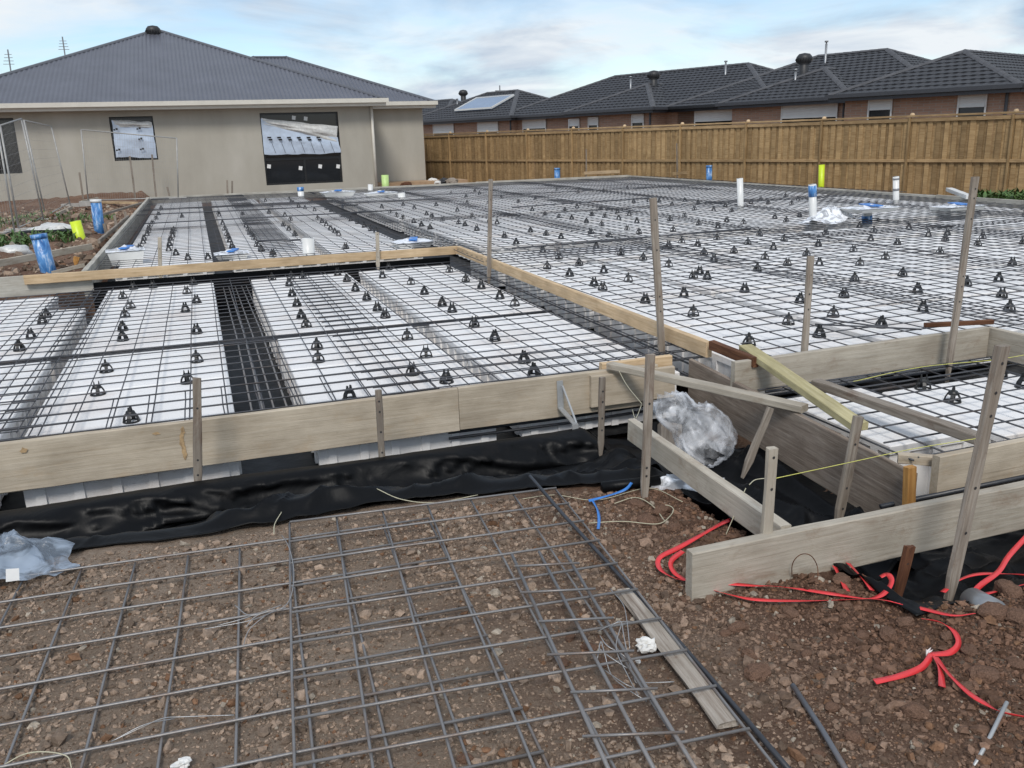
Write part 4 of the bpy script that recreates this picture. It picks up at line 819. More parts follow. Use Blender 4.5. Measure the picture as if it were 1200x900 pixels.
# galvanised bracket
p = Vector((1.93,4.745,ZN-.02)); mb = MB(); q = [p, p+Vector((0,-.01,-.17)), p+Vector((-.03,-.30,-.18)), p+Vector((-.03,-.31,-.30))]
for k in range(3): mb.obox(q[k], q[k+1], .038, .006, (0,-1,.4))
mb2 = MB().obox(p+Vector((.01,-.02,-.03)), q[2]+Vector((.012,.01,0)), .010, .010)
T = thing('steel_bracket', tuple(q[3]), 'galvanised steel form bracket hooked on the front board near its lapped end', 'bracket'); mb.build('arm', 'galv', T); mb2.build('brace', 'galv', T)
# ------------------------------------------------------------------ black plastic sheets along the trench
def ridge(x, y, s): return np.maximum(0, 1-np.abs(fbm(x, y, 3, s))*2.4)
def drape(name, label, us, vs, fn, mat='black_plastic', thick=True):
    U, V_ = np.meshgrid(us, vs, indexing='ij'); x, y, z = fn(U, V_); a_, b_ = U.shape; VV = np.stack([x.ravel(), y.ravel(), z.ravel()], 1)
    i_, j_ = np.meshgrid(np.arange(a_-1), np.arange(b_-1), indexing='ij'); q = (i_*b_+j_).ravel(); o = bpy.data.objects.new(name, np_mesh(name, VV, np.stack([q, q+1, q+b_+1, q+b_], 1), mat)); COL.objects.link(o); tag(o, label, 'plastic sheet')
    if thick: md = o.modifiers.new('thickness', 'SOLIDIFY'); md.thickness = 0.002
    return o
def front_pl(x, v):
    yb = np.interp(x, ex, ey)+0.05*fbm(x*3.1, x*0+2, 3, 301); y = 4.76+(yb-4.76)*v
    z = ground_z(x, y, False)+.014+.012*sst(4.3, 4.42, y); e_ = (1-sst(4.18, 4.36, y))*(1-sst(.90, 1.0, v)*.7)
    big = np.maximum(0, fbm(x*0.8+1, y*1.1, 2, 311)+.2)*.05
    f1 = ridge(x*0.8+y*1.5, y*1.1-x*.35, 321)**2.2*.05; f2 = ridge(x*2.1-y*1.3, y*1.7+x*.4, 331)**3*.04; f3 = ridge(x*5-y*3, y*3.2+x, 341)**4*.014
    face = sst(4.02, 4.2, y)*(1-sst(4.36, 4.42, y)); fy = (ridge(x*1.5+z*6, z*4-x*.6, 361)**2*.07+ridge(x*3.6-z*9, z*7+x*.8, 371)**3*.035+.05*fbm(x*1.1, z*2, 2, 381))*face
    return x+.02*fbm(x*4, y*4, 2, 351), y-fy, z+(big+f1+f2+f3)*np.maximum(0, e_)
drape('black_sheet', 'wide crumpled black plastic sheet spread along the trench before the front board', np.linspace(-3.2, 2.33, 420), np.linspace(0, 1, 90), front_pl)
def pit_pl(x, y):
    z = ground_z(x, y, False)+.016; f1 = ridge(x*1.8+y*.7, y*1.2, 401)**2.5*.08; f2 = ridge(x*3.5, y*2.3-x, 411)**3*.04
    return x, y, z+f1+f2+sst(2.60, 2.70, x)*.10*(y > 2.6)
drape('black_sheet', 'black plastic sheet lining the pit under the brown plywood panel', np.linspace(1.98, 2.665, 70), np.linspace(2.56, 4.70, 130), pit_pl)
def side_pl(x, y):
    z = ground_z(x, y, False)+.02; f1 = ridge(x*2.2-y*1.2, y*1.8, 431)**2.5*.06*sst(2.05, 2.25, y); f2 = ridge(x*5, y*4+x*2, 441)**3*.03*sst(2.05, 2.2, y)
    return x, y+.03*fbm(x*4, y*2, 2, 445), z+f1+f2
drape('black_sheet', 'crumpled black plastic under the weathered grey board by red strap', np.linspace(2.10, 4.2, 130), np.linspace(2.06, 2.74, 64), side_pl)
MB().tube([gp(690,566,.03), gp(730,563,.035), gp(772,558,.03)], [.022,.026,.022], 12).build('t', 'black_plastic') if False else None
rod('plastic_roll', 'rolled edge of black plastic lying on the soil by the tall peg', [gp(705,571,.03), gp(740,567,.032), gp(772,563,.03)], .026, 'black_plastic', None, 'plastic sheet', 14)
# ------------------------------------------------------------------ mesh sheets on the soil
def gsag(x, y): return 0.75*float(ground_z(x, y, False))*(1 if y < 4.3 else 0)
mesh_sheet(-1.186, 2.09, 3.8, 3.0, -.055, .028, 'large steel mesh sheet lying flat on the bare soil', None, r=.0047, mat='rebar_front', wav=.010, seed=501, sagfn=gsag)
mesh_sheet(.677, 2.09, 1.2, 3.0, -.09, .050, 'second steel mesh sheet lapped over the large one on the soil', None, r=.0047, mat='rebar_front', wav=.014, seed=511, sagfn=gsag)
T = thing('trench_mesh', (1.0, 2.4, .07), 'narrow three bar strip of trench mesh lying over the soil mesh sheets', 'steel mesh')
for (a, b_) in (((600,650),(735,950)),((631.7,646.7),(790,946)),((661.7,646.7),(842,946))):
    MB().tube([gp(*a, .085), gp((a[0]+b_[0])/2, (a[1]+b_[1])/2, .065), gp(*b_, .06)], .0062, 8).build('bar', 'rebar_front', T, True)
for k in range(7):
    t = .07+k*.145; a = Vector(gp(600,650,.09)).lerp(gp(735,950,.07), t); c = Vector(gp(661.7,646.7,.09)).lerp(gp(842,946,.07), t); d = (c-a).normalized(); MB().tube([a-d*(.03 if k%2 else .01), c+d*.03], .0042, 6).build('bar', 'rebar_front', T, True)
rod('black_rod', 'long straight black rod lying diagonally on the soil', [gp(621,558,.12), gp(660,603,.07), gp(720,668,.035), gp(800,757,.03), gp(870,838,.03), gp(940,920,.03)], .0080, 'black_tube', None, 'rod', 10)
rod('steel_rod', 'short grey reinforcing rod lying alone on the loose soil', [gp(929,803,.04), gp(962,853,.032), gp(1005,925,.035)], .0080, 'rebar', None, 'rod', 10)
rod('steel_rod', 'thin pale rod sticking out of the soil across the red strap', [gp(1180,823,.10), gp(1158,868,.06), gp(1132,915,.02)], .0055, 'galv', None, 'rod', 8)
# ------------------------------------------------------------------ straps, strings, wires
def spline(pts, n=8):
    out = []; P = [Vector(p) for p in pts]; P = [P[0]*2-P[1]]+P+[P[-1]*2-P[-2]]
    for i in range(1, len(P)-2):
        for k in range(n):
            t = k/n; a, b_, c, d = P[i-1], P[i], P[i+1], P[i+2]; out.append(0.5*((2*b_)+(c-a)*t+(2*a-5*b_+4*c-d)*t*t+(3*b_-a-3*c+d)*t*t*t))
    out.append(P[-2]); return out
def ribbon(mb, pts, w, tilt0=0.0, tilt1=0.0, th=.0012):
    S = spline(pts, 8); m_ = len(S); P = []
    for i, p in enumerate(S):
        d = (S[min(i+1,m_-1)]-S[max(i-1,0)]).normalized(); side = d.cross(Vector((0,0,1))).normalized(); u_ = side.cross(d)
        a = tilt0+(tilt1-tilt0)*i/(m_-1)+.3*math.sin(i*.23); q = side*math.cos(a)+u_*math.sin(a); nn = q.cross(d); P.append([p-q*w/2, p+q*w/2, p+q*w/2+nn*th, p-q*w/2+nn*th, p-q*w/2])
    mb.grid(P)
def strap(label, paths, name='plastic_strap', mat='strap_red', w=.019, cat='strap'):
    p0 = gp(*paths[0][0][:2], .02); T = thing(name, tuple(p0), label, cat) if len(paths) > 1 else None
    for path in paths:
        mb = MB(); pts = []
        for q in path:
            zz_ = q[2] if len(q) > 2 else None; p = gp(q[0], q[1], .02)
            if zz_ is None: z = max(float(ground_z(p.x, p.y)), -.03)+.024; p = gp(q[0], q[1], z); z = max(float(ground_z(p.x, p.y)), -.03)+.024
            else:
                p = gp(q[0], q[1], zz_); z = max(zz_, float(ground_z(p.x, p.y))+.022) if p.y < 2.62 and p.x < 2.3 else zz_
            pts.append(gp(q[0], q[1], z))
        ribbon(mb, pts, w, rng.uniform(0,.4), rng.uniform(.1,.6))
        if T: mb.build('strand', mat, T, True)
        else: tag(mb.build(name, mat, None, True, org=pts[0]), label, cat)
strap('bright red plastic strapping looped around the end of the weathered grey board', [
 [(885,596,.03),(868,604),(845,614),(820,628),(795,642,.05),(775,652,.05),(771,661,.04),(778,671,.04),(800,680),(840,683,.03),(880,686,.03),(905,687,.03),(935,690,.03),(975,696,.03),(1010,701),(1040,704),(1075,712),(1115,721),(1142,719)],
 [(800,646,.06),(787,657,.06),(788,668,.05),(800,678,.04),(830,690),(860,698),(890,703),(950,704),(1010,702),(1030,699),(1041,690,.05),(1045,680,.06),(1040,673,.06),(1032,676,.05)],
 [(994,660,.03),(1010,677,.03),(1022,692,.03)], [(978,664,.02),(985,678,.02),(993,693,.02)]])
strap('red plastic strap trailing over black plastic past the leaning grey peg', [[(1105,694,.02),(1120,682,.03),(1140,674,.04),(1165,672,.04),(1200,674,.04),(1240,677,.04)], [(1230,600,.06),(1200,632,.05),(1182,652,.05),(1170,670,.045),(1150,685,.04),(1141,695,.03),(1140,707,.02),(1145,714,.01)], [(1155,696,.03),(1200,685,.05),(1240,676,.05)]])
strap('red plastic strap knotted into a star on the loose soil', [[(1080,725),(1100,729),(1115,737),(1122,747),(1122,757),(1112,765,.04),(1092,767,.05)], [(1092,767,.05),(1080,782),(1055,792),(1025,799)], [(1096,770,.05),(1102,785),(1104,805)], [(1096,770,.05),(1112,790),(1135,812),(1155,825),(1175,835),(1210,842)]])
p = gp(1089,764,.055); tag(MB().add([p+Vector(q) for q in ((-.012,0,-.012),(.012,.004,-.01),(.014,0,.006),(.004,.002,.002),(.006,0,.016),(-.006,.003,.006),(-.014,0,.014))], [(0,1,2,3),(0,3,4,5),(0,5,6)]).build('paper_scrap', 'white_label', None, org=p), 'tiny white tag at the knot of the red strap', 'tag')
strap('bright blue strap offcut on the soil by the tall brown peg', [[(743,561,.05),(735,572,.04),(722,578),(705,583),(690,587)], [(694,586),(700,597),(702,608),(701,620)]], mat='strap_blue', w=.013)
def wire(label, paths, r, mat, name='wire_offcut', cat='wire'):
    c = paths[0][0]; T = thing(name, tuple(c), label, cat) if len(paths) > 1 else None
    for P in paths:
        m_ = MB().tube(spline(P, 6), r, 5)
        if T: m_.build('strand', mat, T, True)
        else: tag(m_.build(name, mat, None, True, org=c), label, cat)
W_ = lambda *q: [gp(a, b_, z) for a, b_, z in q]
wire('pale tie wire curling over the soil near the blue strap', [W_((690,613,.025),(730,611,.03),(770,614,.03),(785,605,.03),(789,596,.03),(780,592,.025),(770,597,.02)), W_((720,590,.02),(745,583,.02),(765,593,.02),(780,612,.02))], .0022, 'string_pale')
wire('tangle of thin tie wire lying on the large mesh sheet', [W_((330,627,.05),(338,640,.07),(344,665,.06),(343,690,.06),(336,708,.05),(318,718,.04),(290,728,.04),(240,737,.03)), W_((275,709,.05),(292,721,.05),(318,716,.05),(335,712,.05)), W_((288,735,.03),(300,722,.05),(322,714,.06)), W_((285,757,.02),(292,738,.04),(310,722,.06)), W_((255,733,.03),(285,725,.04),(330,709,.05))], .0016, 'wire')
wire('thin bent wire lying across the large mesh near its middle', [W_((130,869,.03),(165,853,.045),(190,842,.05),(215,840,.04),(274,838,.04)), W_((136,866,.03),(170,849,.05),(205,842,.03))], .0016, 'wire')
wire('loose curved wire end at the near corner of the large mesh', [W_((5,896,.03),(28,884,.05),(52,881,.05),(78,886,.03),(84,900,.01))], .0018, 'string_pale')
wire('bundle of tie wires tangled under the trench mesh strip', [W_((715,735,.10),(727,728,.12),(731,745,.10),(737,775,.06),(745,800,.03)), W_((728,732,.12),(722,760,.08),(735,790,.05),(748,815,.03)), W_((702,760,.08),(715,770,.07),(735,783,.05)), W_((703,745,.09),(712,757,.09),(733,770,.06),(742,790,.04)), W_((700,740,.08),(722,730,.12),(740,728,.10)), W_((708,785,.04),(730,800,.05),(742,806,.04)), W_((715,690,.05),(730,708,.06),(735,730,.08),(738,760,.05)), W_((700,772,.06),(704,752,.09),(708,764,.08),(716,790,.04),(733,806,.05),(758,822,.03)), W_((745,800,.04),(765,800,.03),(790,799,.03))], .0017, 'wire')
wire('thin yellow green builders string line stretched over the plywood panel', [W_((902,562,ZN+.02),(1000,541,ZN+.02),(1070,526,ZN+.03),(1150,513,ZN+.06)),], .0018, 'string', 'string_line', 'string')
wire('yellow string line crossing the porch recess between pegs', [W_((1000,447,ZN+.02),(1080,430,ZN+.07),(1170,421,ZN+.08),(1230,410,ZN+.1))], .0018, 'string', 'string_line', 'string')
wire('frayed string tied from the flat plank down to the sawn plank', [W_((724,432,ZN+.03),(735,452,ZN-.02),(752,473,ZN-.04)), W_((741,480,.16),(745,490,.19),(752,474,.17))], .002, 'string_pale', 'string_line', 'string')
wire('faded string trailing over the black sheet onto the soil mesh', [W_((440,572,.06),(470,585,.05),(510,589,.04),(560,580,.03)), W_((330,600,.05),(322,614,.04),(321,626,.03))], .0022, 'string_pale', 'string_line', 'string')
wire('pale string lying on soil beside the black rod', [W_((610,585,.02),(650,580,.02),(700,586,.02),(760,572,.02),(800,588,.02))], .0018, 'string_pale', 'string_line', 'string')
wire('rusty hoop of wire sprung against the face of the weathered grey board', [W_((928,676,.03),(929,660,.10),(938,650,.14),(950,651,.14),(958,665,.08),(958,688,.02))], .0018, 'rusty_wood')
wire('knotted twine looped over the end of the sawn plank', [W_((878,568,.23),(886,562,.24),(905,560,.25)), W_((874,572,.22),(868,585,.18),(862,600,.12),(850,628,.03))], .002, 'string_pale', 'string_line', 'string')
# foam scraps
def lump(label, c, s, mat, cat, name, sd_=0, sq=.6, sub=3, am=.35):
    bm = bmesh.new(); bmesh.ops.create_icosphere(bm, subdivisions=sub, radius=1)
    for v in bm.verts:
        q = v.co.copy(); f_ = 1+am*float(fbm(q.x*1.6+sd_, q.y*1.6+q.z*1.9, 3, 600+sd_))+am*.5*float(fbm(q.x*5+q.z*4, q.y*5+sd_, 2, 620+sd_)); v.co = Vector((q.x*f_*s[0], q.y*f_*s[1], q.z*f_*s[2]))
    me = bpy.data.meshes.new(name); bm.to_mesh(me); bm.free(); me.polygons.foreach_set('use_smooth', [name not in ('foam_scrap','paper_scrap','rubble_lump')]*len(me.polygons)); me.materials.append(MAT[mat]); o = link(name, me, None, c); return tag(o, label, cat)
lump('white broken foam chunk lying on soil between mesh and old plank', gp(757,756,.03), (.030,.026,.022), 'foam_white', 'foam', 'foam_scrap', 3, am=.75)
lump('tiny white foam crumb beside the wire bundle', gp(748,775,.02), (.008,.008,.007), 'foam_white', 'foam', 'foam_scrap', 4)
lump('white paper scrap caught under the big soil mesh', gp(213,896,.03), (.022,.016,.012), 'foam_white', 'paper', 'paper_scrap', 5, am=.9)
lump('flat grey stone half buried near the knotted red strap', gp(1136,777,.02), (.026,.014,.008), 'grey_metal', 'stone', 'flat_stone', 6, am=.2)
lump('rounded dark grey offcut at the edge of the soil by the pale rod', gp(1192,897,.02), (.035,.03,.012), 'grey_metal', 'stone', 'flat_stone', 7, am=.15)
T = thing('foam_pipe_end', tuple(gp(1163,722,.03)), 'round grey foam pipe end poking out of the dug soil', 'pipe'); c = gp(1165,718,.045); dr = Vector((-.35,-1,.25)).normalized()
a = c+dr*.0; b_ = c-dr*.14; MB().tube([a, b_], .046, 20).build('sleeve', 'grey_metal', T, True); MB().tube([a+dr*.003, a-dr*.01], .030, 16).build('core', 'vent_dark', T, True)
# clear plastic bag
def bag(label, c, R_, mat, name, sd_, neck, sq=(1,1,1)):
    nu, nv = 96, 64; th, ph = np.meshgrid(np.linspace(0, np.pi, nv+1), np.linspace(0, 2*np.pi, nu+1), indexing='ij')
    qx, qy, qz = np.sin(th)*np.cos(ph), np.sin(th)*np.sin(ph), np.cos(th); al = np.maximum(0, qx*neck.x+qy*neck.y+qz*neck.z)
    # pleats radiate from the gathered neck
    t1 = neck.cross(Vector((0,0,1))).normalized(); t2 = neck.cross(t1); an = np.arctan2(qx*t2.x+qy*t2.y+qz*t2.z, qx*t1.x+qy*t1.y+qz*t1.z)
    pl = ridge(np.cos(an)*3+sd_, np.sin(an)*3+al*.8, 700)**2*(.25+.75*al); cr = ridge(qx*1.6+sd_+qz, qy*1.6-qz*1.2, 710)**2.5; c2 = ridge(qx*3.2+sd_, qy*3.2-qz*2.5, 715)**3
    f_ = (.84+.10*cr+.045*c2+.12*pl+.14*fbm(qx*.9+sd_, qy*.9+qz, 2, 720))*(1+1.0*np.clip((al-.82)/.18, 0, 1)**1.6)
    X_ = np.stack([(qx*sq[0]*f_*R_).ravel(), (qy*sq[1]*f_*R_).ravel(), (qz*sq[2]*f_*R_).ravel()], 1); a_, b_ = th.shape
    i_, j_ = np.meshgrid(np.arange(a_-1), np.arange(b_-1), indexing='ij'); q = (i_*b_+j_).ravel(); o = bpy.data.objects.new(name, np_mesh(name, X_, np.stack([q, q+1, q+b_+1, q+b_], 1), mat)); COL.objects.link(o); o.location = c
    return tag(o, label, 'plastic bag')
bag('crumpled clear plastic bag stuffed against the brown plywood panel', gp(825,513,.02), .185, 'clear_plastic', 'plastic_bag', 2.0, (Vector((-.75,.25,.75))).normalized(), (1,.8,1.0))
def lap(name, label, c, w, d, h, mat, sd_, rz=0, cat='plastic sheet'):
    n = 46; P = []
    for i in range(n+1):
        row = []
        for j in range(n+1):
            s, t = i/n*2-1, j/n*2-1; r_ = math.sqrt(s*s+t*t); e_ = max(0, 1-r_**2*.75); f_ = float(ridge(s*1.4+sd_, t*1.4, 800))**2*.5+.5
            x = s*w*(1+.15*float(fbm(s*2, t*2, 2, 810+int(sd_)))); y = t*d*(1+.15*float(fbm(s*2+5, t*2, 2, 820))); cx_, sx_ = math.cos(rz), math.sin(rz)
            row.append(Vector(c)+Vector((x*cx_-y*sx_, x*sx_+y*cx_, h*e_*f_+.01*float(fbm(s*6, t*6, 2, 830)))))
        P.append(row)
    return tag(MB().grid(P).build(name, mat, None, True, org=c), label, cat)
lap('plastic_bag', 'blue grey plastic bag lying at the edge of the black sheet and mesh', gp(0,668,.02), .27, .17, .16, 'blue_grey_plastic', 1.0, .2, 'plastic bag')
p = gp(14,672,.115); tag(MB().add([p+Vector(q) for q in ((-.025,0,-.03),(.02,0,-.032),(.024,.01,.012),(-.02,.012,.016))], [(0,1,2,3)]).build('paper_label', 'white_label', None, org=p), 'small white label on the blue grey plastic bag', 'label')
lap('clear_wrap', 'pale clear plastic wrap heaped beside the blue tipped pipe', gp(972,258,ZMM+.02), .55, .28, .22, 'pale_wrap', 3.0, .5)
lap('clear_wrap', 'clear plastic film trodden into soil under the sawn plank', gp(806,566,.01), .16, .10, .04, 'pale_wrap', 5.0, -.6)
# ------------------------------------------------------------------ pipes
def pipe(label, base, hb, tp, r, mat, bands=(), cap=None, name='riser_pipe'):
    b_ = gp(*base, CZ-hb) if hb else gv(*base, 21.25); t = gy(*tp, b_.y); T = thing(name, tuple(b_), label, 'pipe'); d = (t-b_); MB().tube([b_-d.normalized()*.3, t], r, 18).build('pipe_body', mat, T, True)
    MB().lathe(t, [(r*.85,0.001),(r*.85,-.05)], 18).build('bore', 'vent_dark', T) if not cap else MB().tube([t-d.normalized()*.05, t+d.normalized()*.006], r*1.06, 18).build('cap', cap, T, True)
    for (f_, h, mt) in bands:
        q = b_+d*f_; MB().tube([q-d.normalized()*h/2, q+d.normalized()*h/2], r*1.10, 18).build('collar', mt, T, True)
    return T
pipe('short grey white plastic pipe rising just behind the pine back step', (362,302), 1.385, (361,279), .075, 'pvc_white')
pipe('bare white plastic riser pipe amid the main slab chairs', (868,246), 1.385, (867,209), .055, 'pvc_white')
pipe('white riser pipe with blue tape at its top beside plastic wrap', (953,264), 1.385, (952,216), .055, 'pvc_white', [(.84,.16,'blue_wrap')])
pipe('white riser pipe with grey collar near the paling fence', (1050,238), 1.385, (1050,207), .055, 'pvc_white', [(.52,.04,'pvc_grey'),(.92,.03,'pvc_grey')])
pipe('tall fluorescent yellow pipe standing against the paling fence', (962,228), 0, (963,193), .075, 'pipe_yellow')
pipe('blue wrapped pipe by the fence beside a white block', (653,219), 0, (653,197), .10, 'blue_wrap', cap='blue_wrap')
pipe('blue wrapped pipe by the fence right of the thin dark peg', (831,219), 0, (831,194), .085, 'blue_wrap', cap='blue_wrap')
pipe('thick blue wrapped pipe in the spoil nearest the pine step', (58,322), 1.55, (45,275), .095, 'blue_wrap', cap='blue_wrap')
pipe('blue wrapped pipe in the spoil beside the grey form edge', (117,272), 1.5, (112,234), .095, 'blue_wrap', cap='pvc_white')
pipe('fluorescent yellow pipe leaning in the spoil between two blue pipes', (97,290), 1.55, (88,259), .085, 'pipe_yellow')
pipe('pale lime pipe standing against the rendered house corner', (452,222), 1.42, (451,205), .11, 'pipe_lime')
pipe('small white pipe stub with dark stem near the house downpipe', (434,224), 1.36, (434,216), .07, 'pvc_white')
pipe('small white bottle shaped pipe stub before the big house window', (353,231), 1.36, (352,221), .08, 'pvc_white', [(.95,.10,'blue_wrap')])
pipe('white pipe stub near the far slab edge by the house', (471,234), 1.385, (470,226), .09, 'pvc_white')
pipe('low white stub pipe under a blue white tub on the main slab', (1016,262), 1.385, (1016,250), .07, 'pvc_white', [(.4,.12,'blue_wrap')])
def tub(label, px, py, w, d, h, rz, z=None):
    c = gp(px, py, z if z is not None else ZMP); T = thing('plastic_tub', tuple(c), label, 'tub', None, 0); k = .82; q = []
    for (s, zz_) in ((k,0),(1,h)):
        for a, b_ in ((-1,-1),(1,-1),(1,1),(-1,1)): q.append(c+Vector(((a*w*math.cos(rz)-b_*d*math.sin(rz))*s/2, (a*w*math.sin(rz)+b_*d*math.cos(rz))*s/2, zz_)))
    MB().add(q, [(0,1,5,4),(1,2,6,5),(2,3,7,6),(3,0,4,7),(3,2,1,0)]).build('tub_body', 'pvc_white', T)
    P = []; n = 10
    for i in range(n+1):
        P.append([c+Vector(((s*w*math.cos(rz)-t*d*math.sin(rz))*.54, (s*w*math.sin(rz)+t*d*math.cos(rz))*.54, h+.012+.05*(1-max(abs(s),abs(t)))*(.4+abs(float(fbm(s*3+px, t*3, 3, 900)))*1.6))) for s in [i/n*2-1] for t in [j/n*2-1 for j in range(n+1)]])
    MB().grid(P).build('cover', 'pale_wrap', T, True); MB().obox(c+Vector((-.02,-d*.45,h+.045)), c+Vector((.06,d*.4,h+.05)), w*.22, .012).build('tape', 'strap_blue', T); return T
tub('white plastic tub with blue tape at the left end of the pine step', 149, 309, .42, .34, .16, .1)
tub('flat blue taped tub behind the pine step near two chairs', 272, 303, .40, .3, .06, 0)
tub('blue white covered tub behind the pine step corner', 483, 289, .5, .34, .06, .1)
tub('blue white covered tub raised on a stub by the plastic wrap', 1018, 248, .75, .45, .05, .1, ZMM+.14)
tub('blue white tub at the foot of the wide grey form board', 1121, 251, .8, .4, .12, .1)
tub('white blue tub before the rendered house wall by the downpipe', 446, 231, .8, .4, .1, .05)
tub('blue white tub below the large wrapped house window', 396, 230, .8, .4, .10, .05, ZMP+.1)
# ------------------------------------------------------------------ things beside the slab, left
def tpanel(label, b0, t0, b1, t1, inner):
    T = thing('fence_panel', tuple(b0), label, 'fence panel', None); MBp = lambda a, b_, r: MB().tube([a, b_], r, 8)
    MBp(b0, t0, .017).build('post', 'panel_steel', T, True); MBp(b1, t1, .017).build('post', 'panel_steel', T, True); MBp(t0, t1, .015).build('rail', 'panel_steel', T, True)
    MBp(b0.lerp(t0,.06), b1.lerp(t1,.06), .015).build('rail', 'panel_steel', T, True)
    w = MB(); n = inner
    for k in range(1, n): a = b0.lerp(b1, k/n).lerp(t0.lerp(t1, k/n), .06); w.tube([a, t0.lerp(t1, k/n)], .0016, 4)
    for k in range(1, 10): w.tube([b0.lerp(t0, .06+.94*k/10), b1.lerp(t1, .06+.94*k/10)], .0016, 4)
    o = w.build('wire_infill', 'panel_steel', T); o['kind'] = 'stuff'
    for q in (b0, b1): MB().box((q.x-.22, q.y-.11, q.z-.03), (q.x+.22, q.y+.11, q.z+.10)).build('foot_block', 'concrete', T)
def up_to(b_, px, py): return gy(px, py, b_.y)
Zl = CZ-1.50
b0 = gp(18,277,Zl); b1 = gp(52,262,Zl); b2 = gp(83,243,Zl); b3 = gp(209,236,CZ-1.40)
tpanel('temporary wire fence panel standing in the spoil closest to the pine step', gp(-70,312,Zl), up_to(gp(-70,312,Zl),-110,140), b0, up_to(b0,-3,150), 24)
tpanel('temporary wire fence panel before the first dark house window', gp(23,274,Zl), up_to(gp(23,274,Zl),0,147), b1, up_to(b1,25,139), 20)
tpanel('temporary wire fence panel running back towards the house wall', gp(55,260,Zl), up_to(gp(55,260,Zl),28,141), b2, up_to(b2,60,148), 20)
tpanel('temporary wire fence panel parallel to the house below the wrapped window', gp(104,240,CZ-1.42), up_to(gp(104,240,CZ-1.42),95,152), b3, up_to(b3,207,162), 40)
board('timber_plank', 'long pale timber rail lying along the foot of the temporary fence', 'timber', gp(-30,296,Zl+.03), gp(84,243,Zl+.06), .07, .05, 'board_grey')
board('timber_plank', 'pale timber rail pegged across the spoil behind the thick blue pipe', 'timber', gp(-20,312,Zl+.12), gp(107,289,Zl+.16), .09, .04, 'board_grey')
board('timber_plank', 'thin timber brace leaning from spoil to the grey form edge', 'timber', gp(62,320,Zl+.0), gp(98,311,ZM-.08), .05, .035, 'board_grey')
board('timber_plank', 'short timber board lying on the spoil beside the blue pipe', 'timber', gp(96,238,Zl+.12), gp(115,234,Zl+.16), .14, .04, 'board_grey')
board('timber_plank', 'slender timber brace along the outside of the grey form edge', 'timber', gp(116,283,ZM-.05), gp(150,254,ZM+.0), .06, .04, 'stake_wood')
board('timber_plank', 'long thin timber laid over the spoil near the far corner', 'timber', gp(118,252,Zl+.14), gp(166,238,ZM-.02), .05, .04, 'stake_wood')
board('timber_plank', 'pale plank lying on grass at the foot of the house wall', 'timber', gp(10,258,Zl), gp(33,253,Zl+.02), .05, .10, 'pine')
board('timber_plank', 'bright thin pine plank lying behind the far slab corner', 'timber', gp(115,237,CZ-1.42), gp(160,238,CZ-1.38), .06, .08, 'pine')
for k, (bx, by, tx, ty, lb) in enumerate(((125,276,122,262,'short peg outside the grey form edge, closest of three'),(137,268,134,252,'short peg outside the grey form edge, middle of three'),(148,258,146,248,'short peg outside the grey form edge, furthest of three'),(98,237,93,202,'thin dark post leaning before the house wall'),(159,236,152,183,'tall dark post behind the far slab corner'),(183,232,178,181,'grey post before the wrapped house window'),(199,232,196,219,'short post by the far slab edge and house'),(88,312,90,301,'orange brown peg at the corner of the grey form'),(267,229,266,211,'short dark stake at the house wall, paired'),(272,229,272,212,'short dark stake at the house wall beside its pair'))):
    stake(lb, (bx,by), 1.46 if k not in (8, 9) else 1.36, (tx,ty), .05 if k != 7 else .07, 'stake_wood' if k != 7 else 'orange_wood', deep=.25 if k != 7 else .02)
board('timber_plank', 'short horizontal pine rail by the fence at the thin dark peg', 'timber', gv(685,203,21.3), gv(726,201,21.3), .10, .04, 'pine')
board('timber_plank', 'small brown timber frame piece leaning by the fence', 'timber', gv(789,204,21.3), gv(806,202,21.3), .09, .05, 'fence_rail')
board('timber_plank', 'pale offcut of white timber leaning on the wide grey form board', 'timber', gp(1112,222,ZM+.08), gp(1136,231,ZM+.02), .07, .11, 'pvc_white')
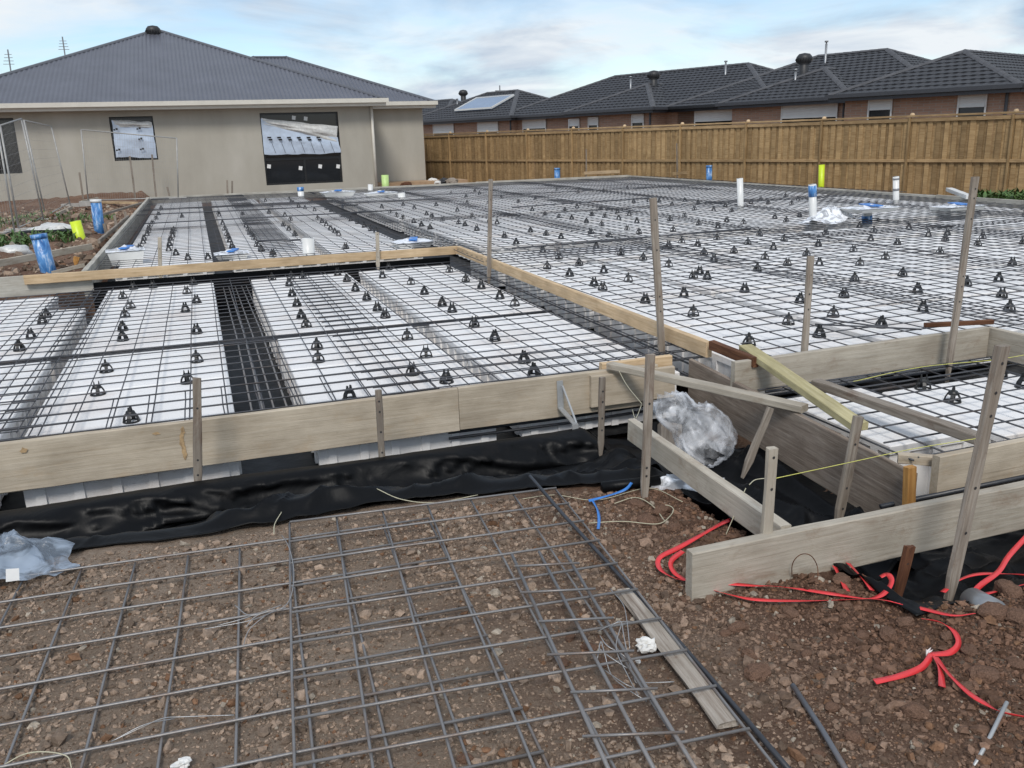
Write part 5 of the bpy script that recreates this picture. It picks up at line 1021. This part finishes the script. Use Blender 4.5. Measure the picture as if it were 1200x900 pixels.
# low clay shelf at house foot, rubble and weeds
pp = [gp(462,226,CZ-1.42), gp(545,214,CZ-1.42)]
tag(MB().box((6.0,31.4,-.1), (9.3,32.55,HB+.02)).build('paved_strip', 'clay_pad'), 'narrow strip of pale clay paving at the rendered house corner', 'paving')
for k, (px, py, s, mt) in enumerate(((507,212,.16,'foam_white'),(513,214,.12,'foam_white'),(520,213,.2,'vent_dark'),(530,213,.22,'stake_wood'),(476,217,.2,'rusty_wood'))):
    lump(['white rubble lump at the house corner','small white rubble lump near the house corner','dark rubble lump before the fence end','brown rubble lump before the fence end','rusty rubble lump on the clay strip'][k], gp(px, py, CZ-1.45), (s, s, s*.6), mt, 'rubble', 'rubble_lump', 20+k)
def weeds(label, c, n, R_, h, sd_, kind=None):
    r = random.Random(sd_); mb = MB()
    for k in range(n):
        a = r.uniform(0, 6.28); d = R_*math.sqrt(r.random()); p = Vector(c)+Vector((d*math.cos(a), d*math.sin(a)*.8, 0)); p.z = max(p.z, float(ground_z(p.x, p.y, True))); ln = h*r.uniform(.4, 1); az = r.uniform(0, 6.28); t = r.uniform(.2, .9); w = ln*.10
        dv_ = Vector((math.cos(az)*t, math.sin(az)*t, 1)).normalized(); sd2 = dv_.cross(Vector((0,0,1))).normalized()*w; q = p+dv_*ln*.55; e_ = p+dv_*ln+Vector((math.cos(az), math.sin(az), -.6))*ln*.3
        mb.add([p-sd2*.4, p+sd2*.4, q+sd2, q-sd2, e_], [(0,1,2,3),(3,2,4)])
    return tag(mb.build('weed_patch', 'leaf', None, org=c), label, 'weeds', None, kind)
weeds('green weeds growing in soil between slab edge and paling fence', gp(1190,236,CZ-1.60), 420, .9, .35, 1, 'stuff')
weeds('patch of green weeds in the spoil by the temporary fence', gp(28,288,Zl+.05), 500, .8, .22, 2, 'stuff')
weeds('thin grass at the foot of the rendered house wall', gp(20,262,CZ-1.48), 700, 2.0, .16, 3, 'stuff')
lump('grey white bag of rubble lying on the spoil below the fence', gp(64,270,Zl+.16), (.42,.25,.13), 'foil_white', 'bag', 'rubble_bag', 31, am=.4)
lump('dark crumpled sheet bundle under the foot of the temporary fence', gp(52,276,Zl+.1), (.55,.3,.10), 'black_plastic', 'plastic sheet', 'dark_bundle', 32, am=.4)
lump('pale crumpled bundle on the spoil beside green weeds', gp(14,296,Zl+.1), (.25,.2,.11), 'foil_white', 'bag', 'rubble_bag', 33, am=.5)
# far television aerials over the rendered house roof
for (px, py, tx, ty, lb) in ((12,84,9,58,'thin television aerial beyond the roof end'),(77,64,73,43,'thin television aerial beyond the middle of the roof')):
    b_ = gy(px, py+12, 52); t = gy(tx, ty, 52); T = thing('aerial', tuple(b_), lb, 'aerial'); MB().tube([b_-Vector((0,0,4)), t], .035, 6).build('mast', 'grey_metal', T)
    for k in range(4): q = b_.lerp(t, .55+.1*k); MB().tube([q-Vector((.25-.03*k,0,0)), q+Vector((.25-.03*k,0,0))], .014, 5).build('element', 'grey_metal', T)
p = gy(586, 114, 70); T = thing('aerial', tuple(p-Vector((0,0,3))), 'tiny television aerial beyond the solar panel house', 'aerial'); MB().tube([p-Vector((0,0,3)), p+Vector((0,0,.9))], .05, 6).build('mast', 'grey_metal', T); MB().tube([p+Vector((-.4,0,.5)), p+Vector((.4,0,.5))], .03, 5).build('element', 'grey_metal', T)
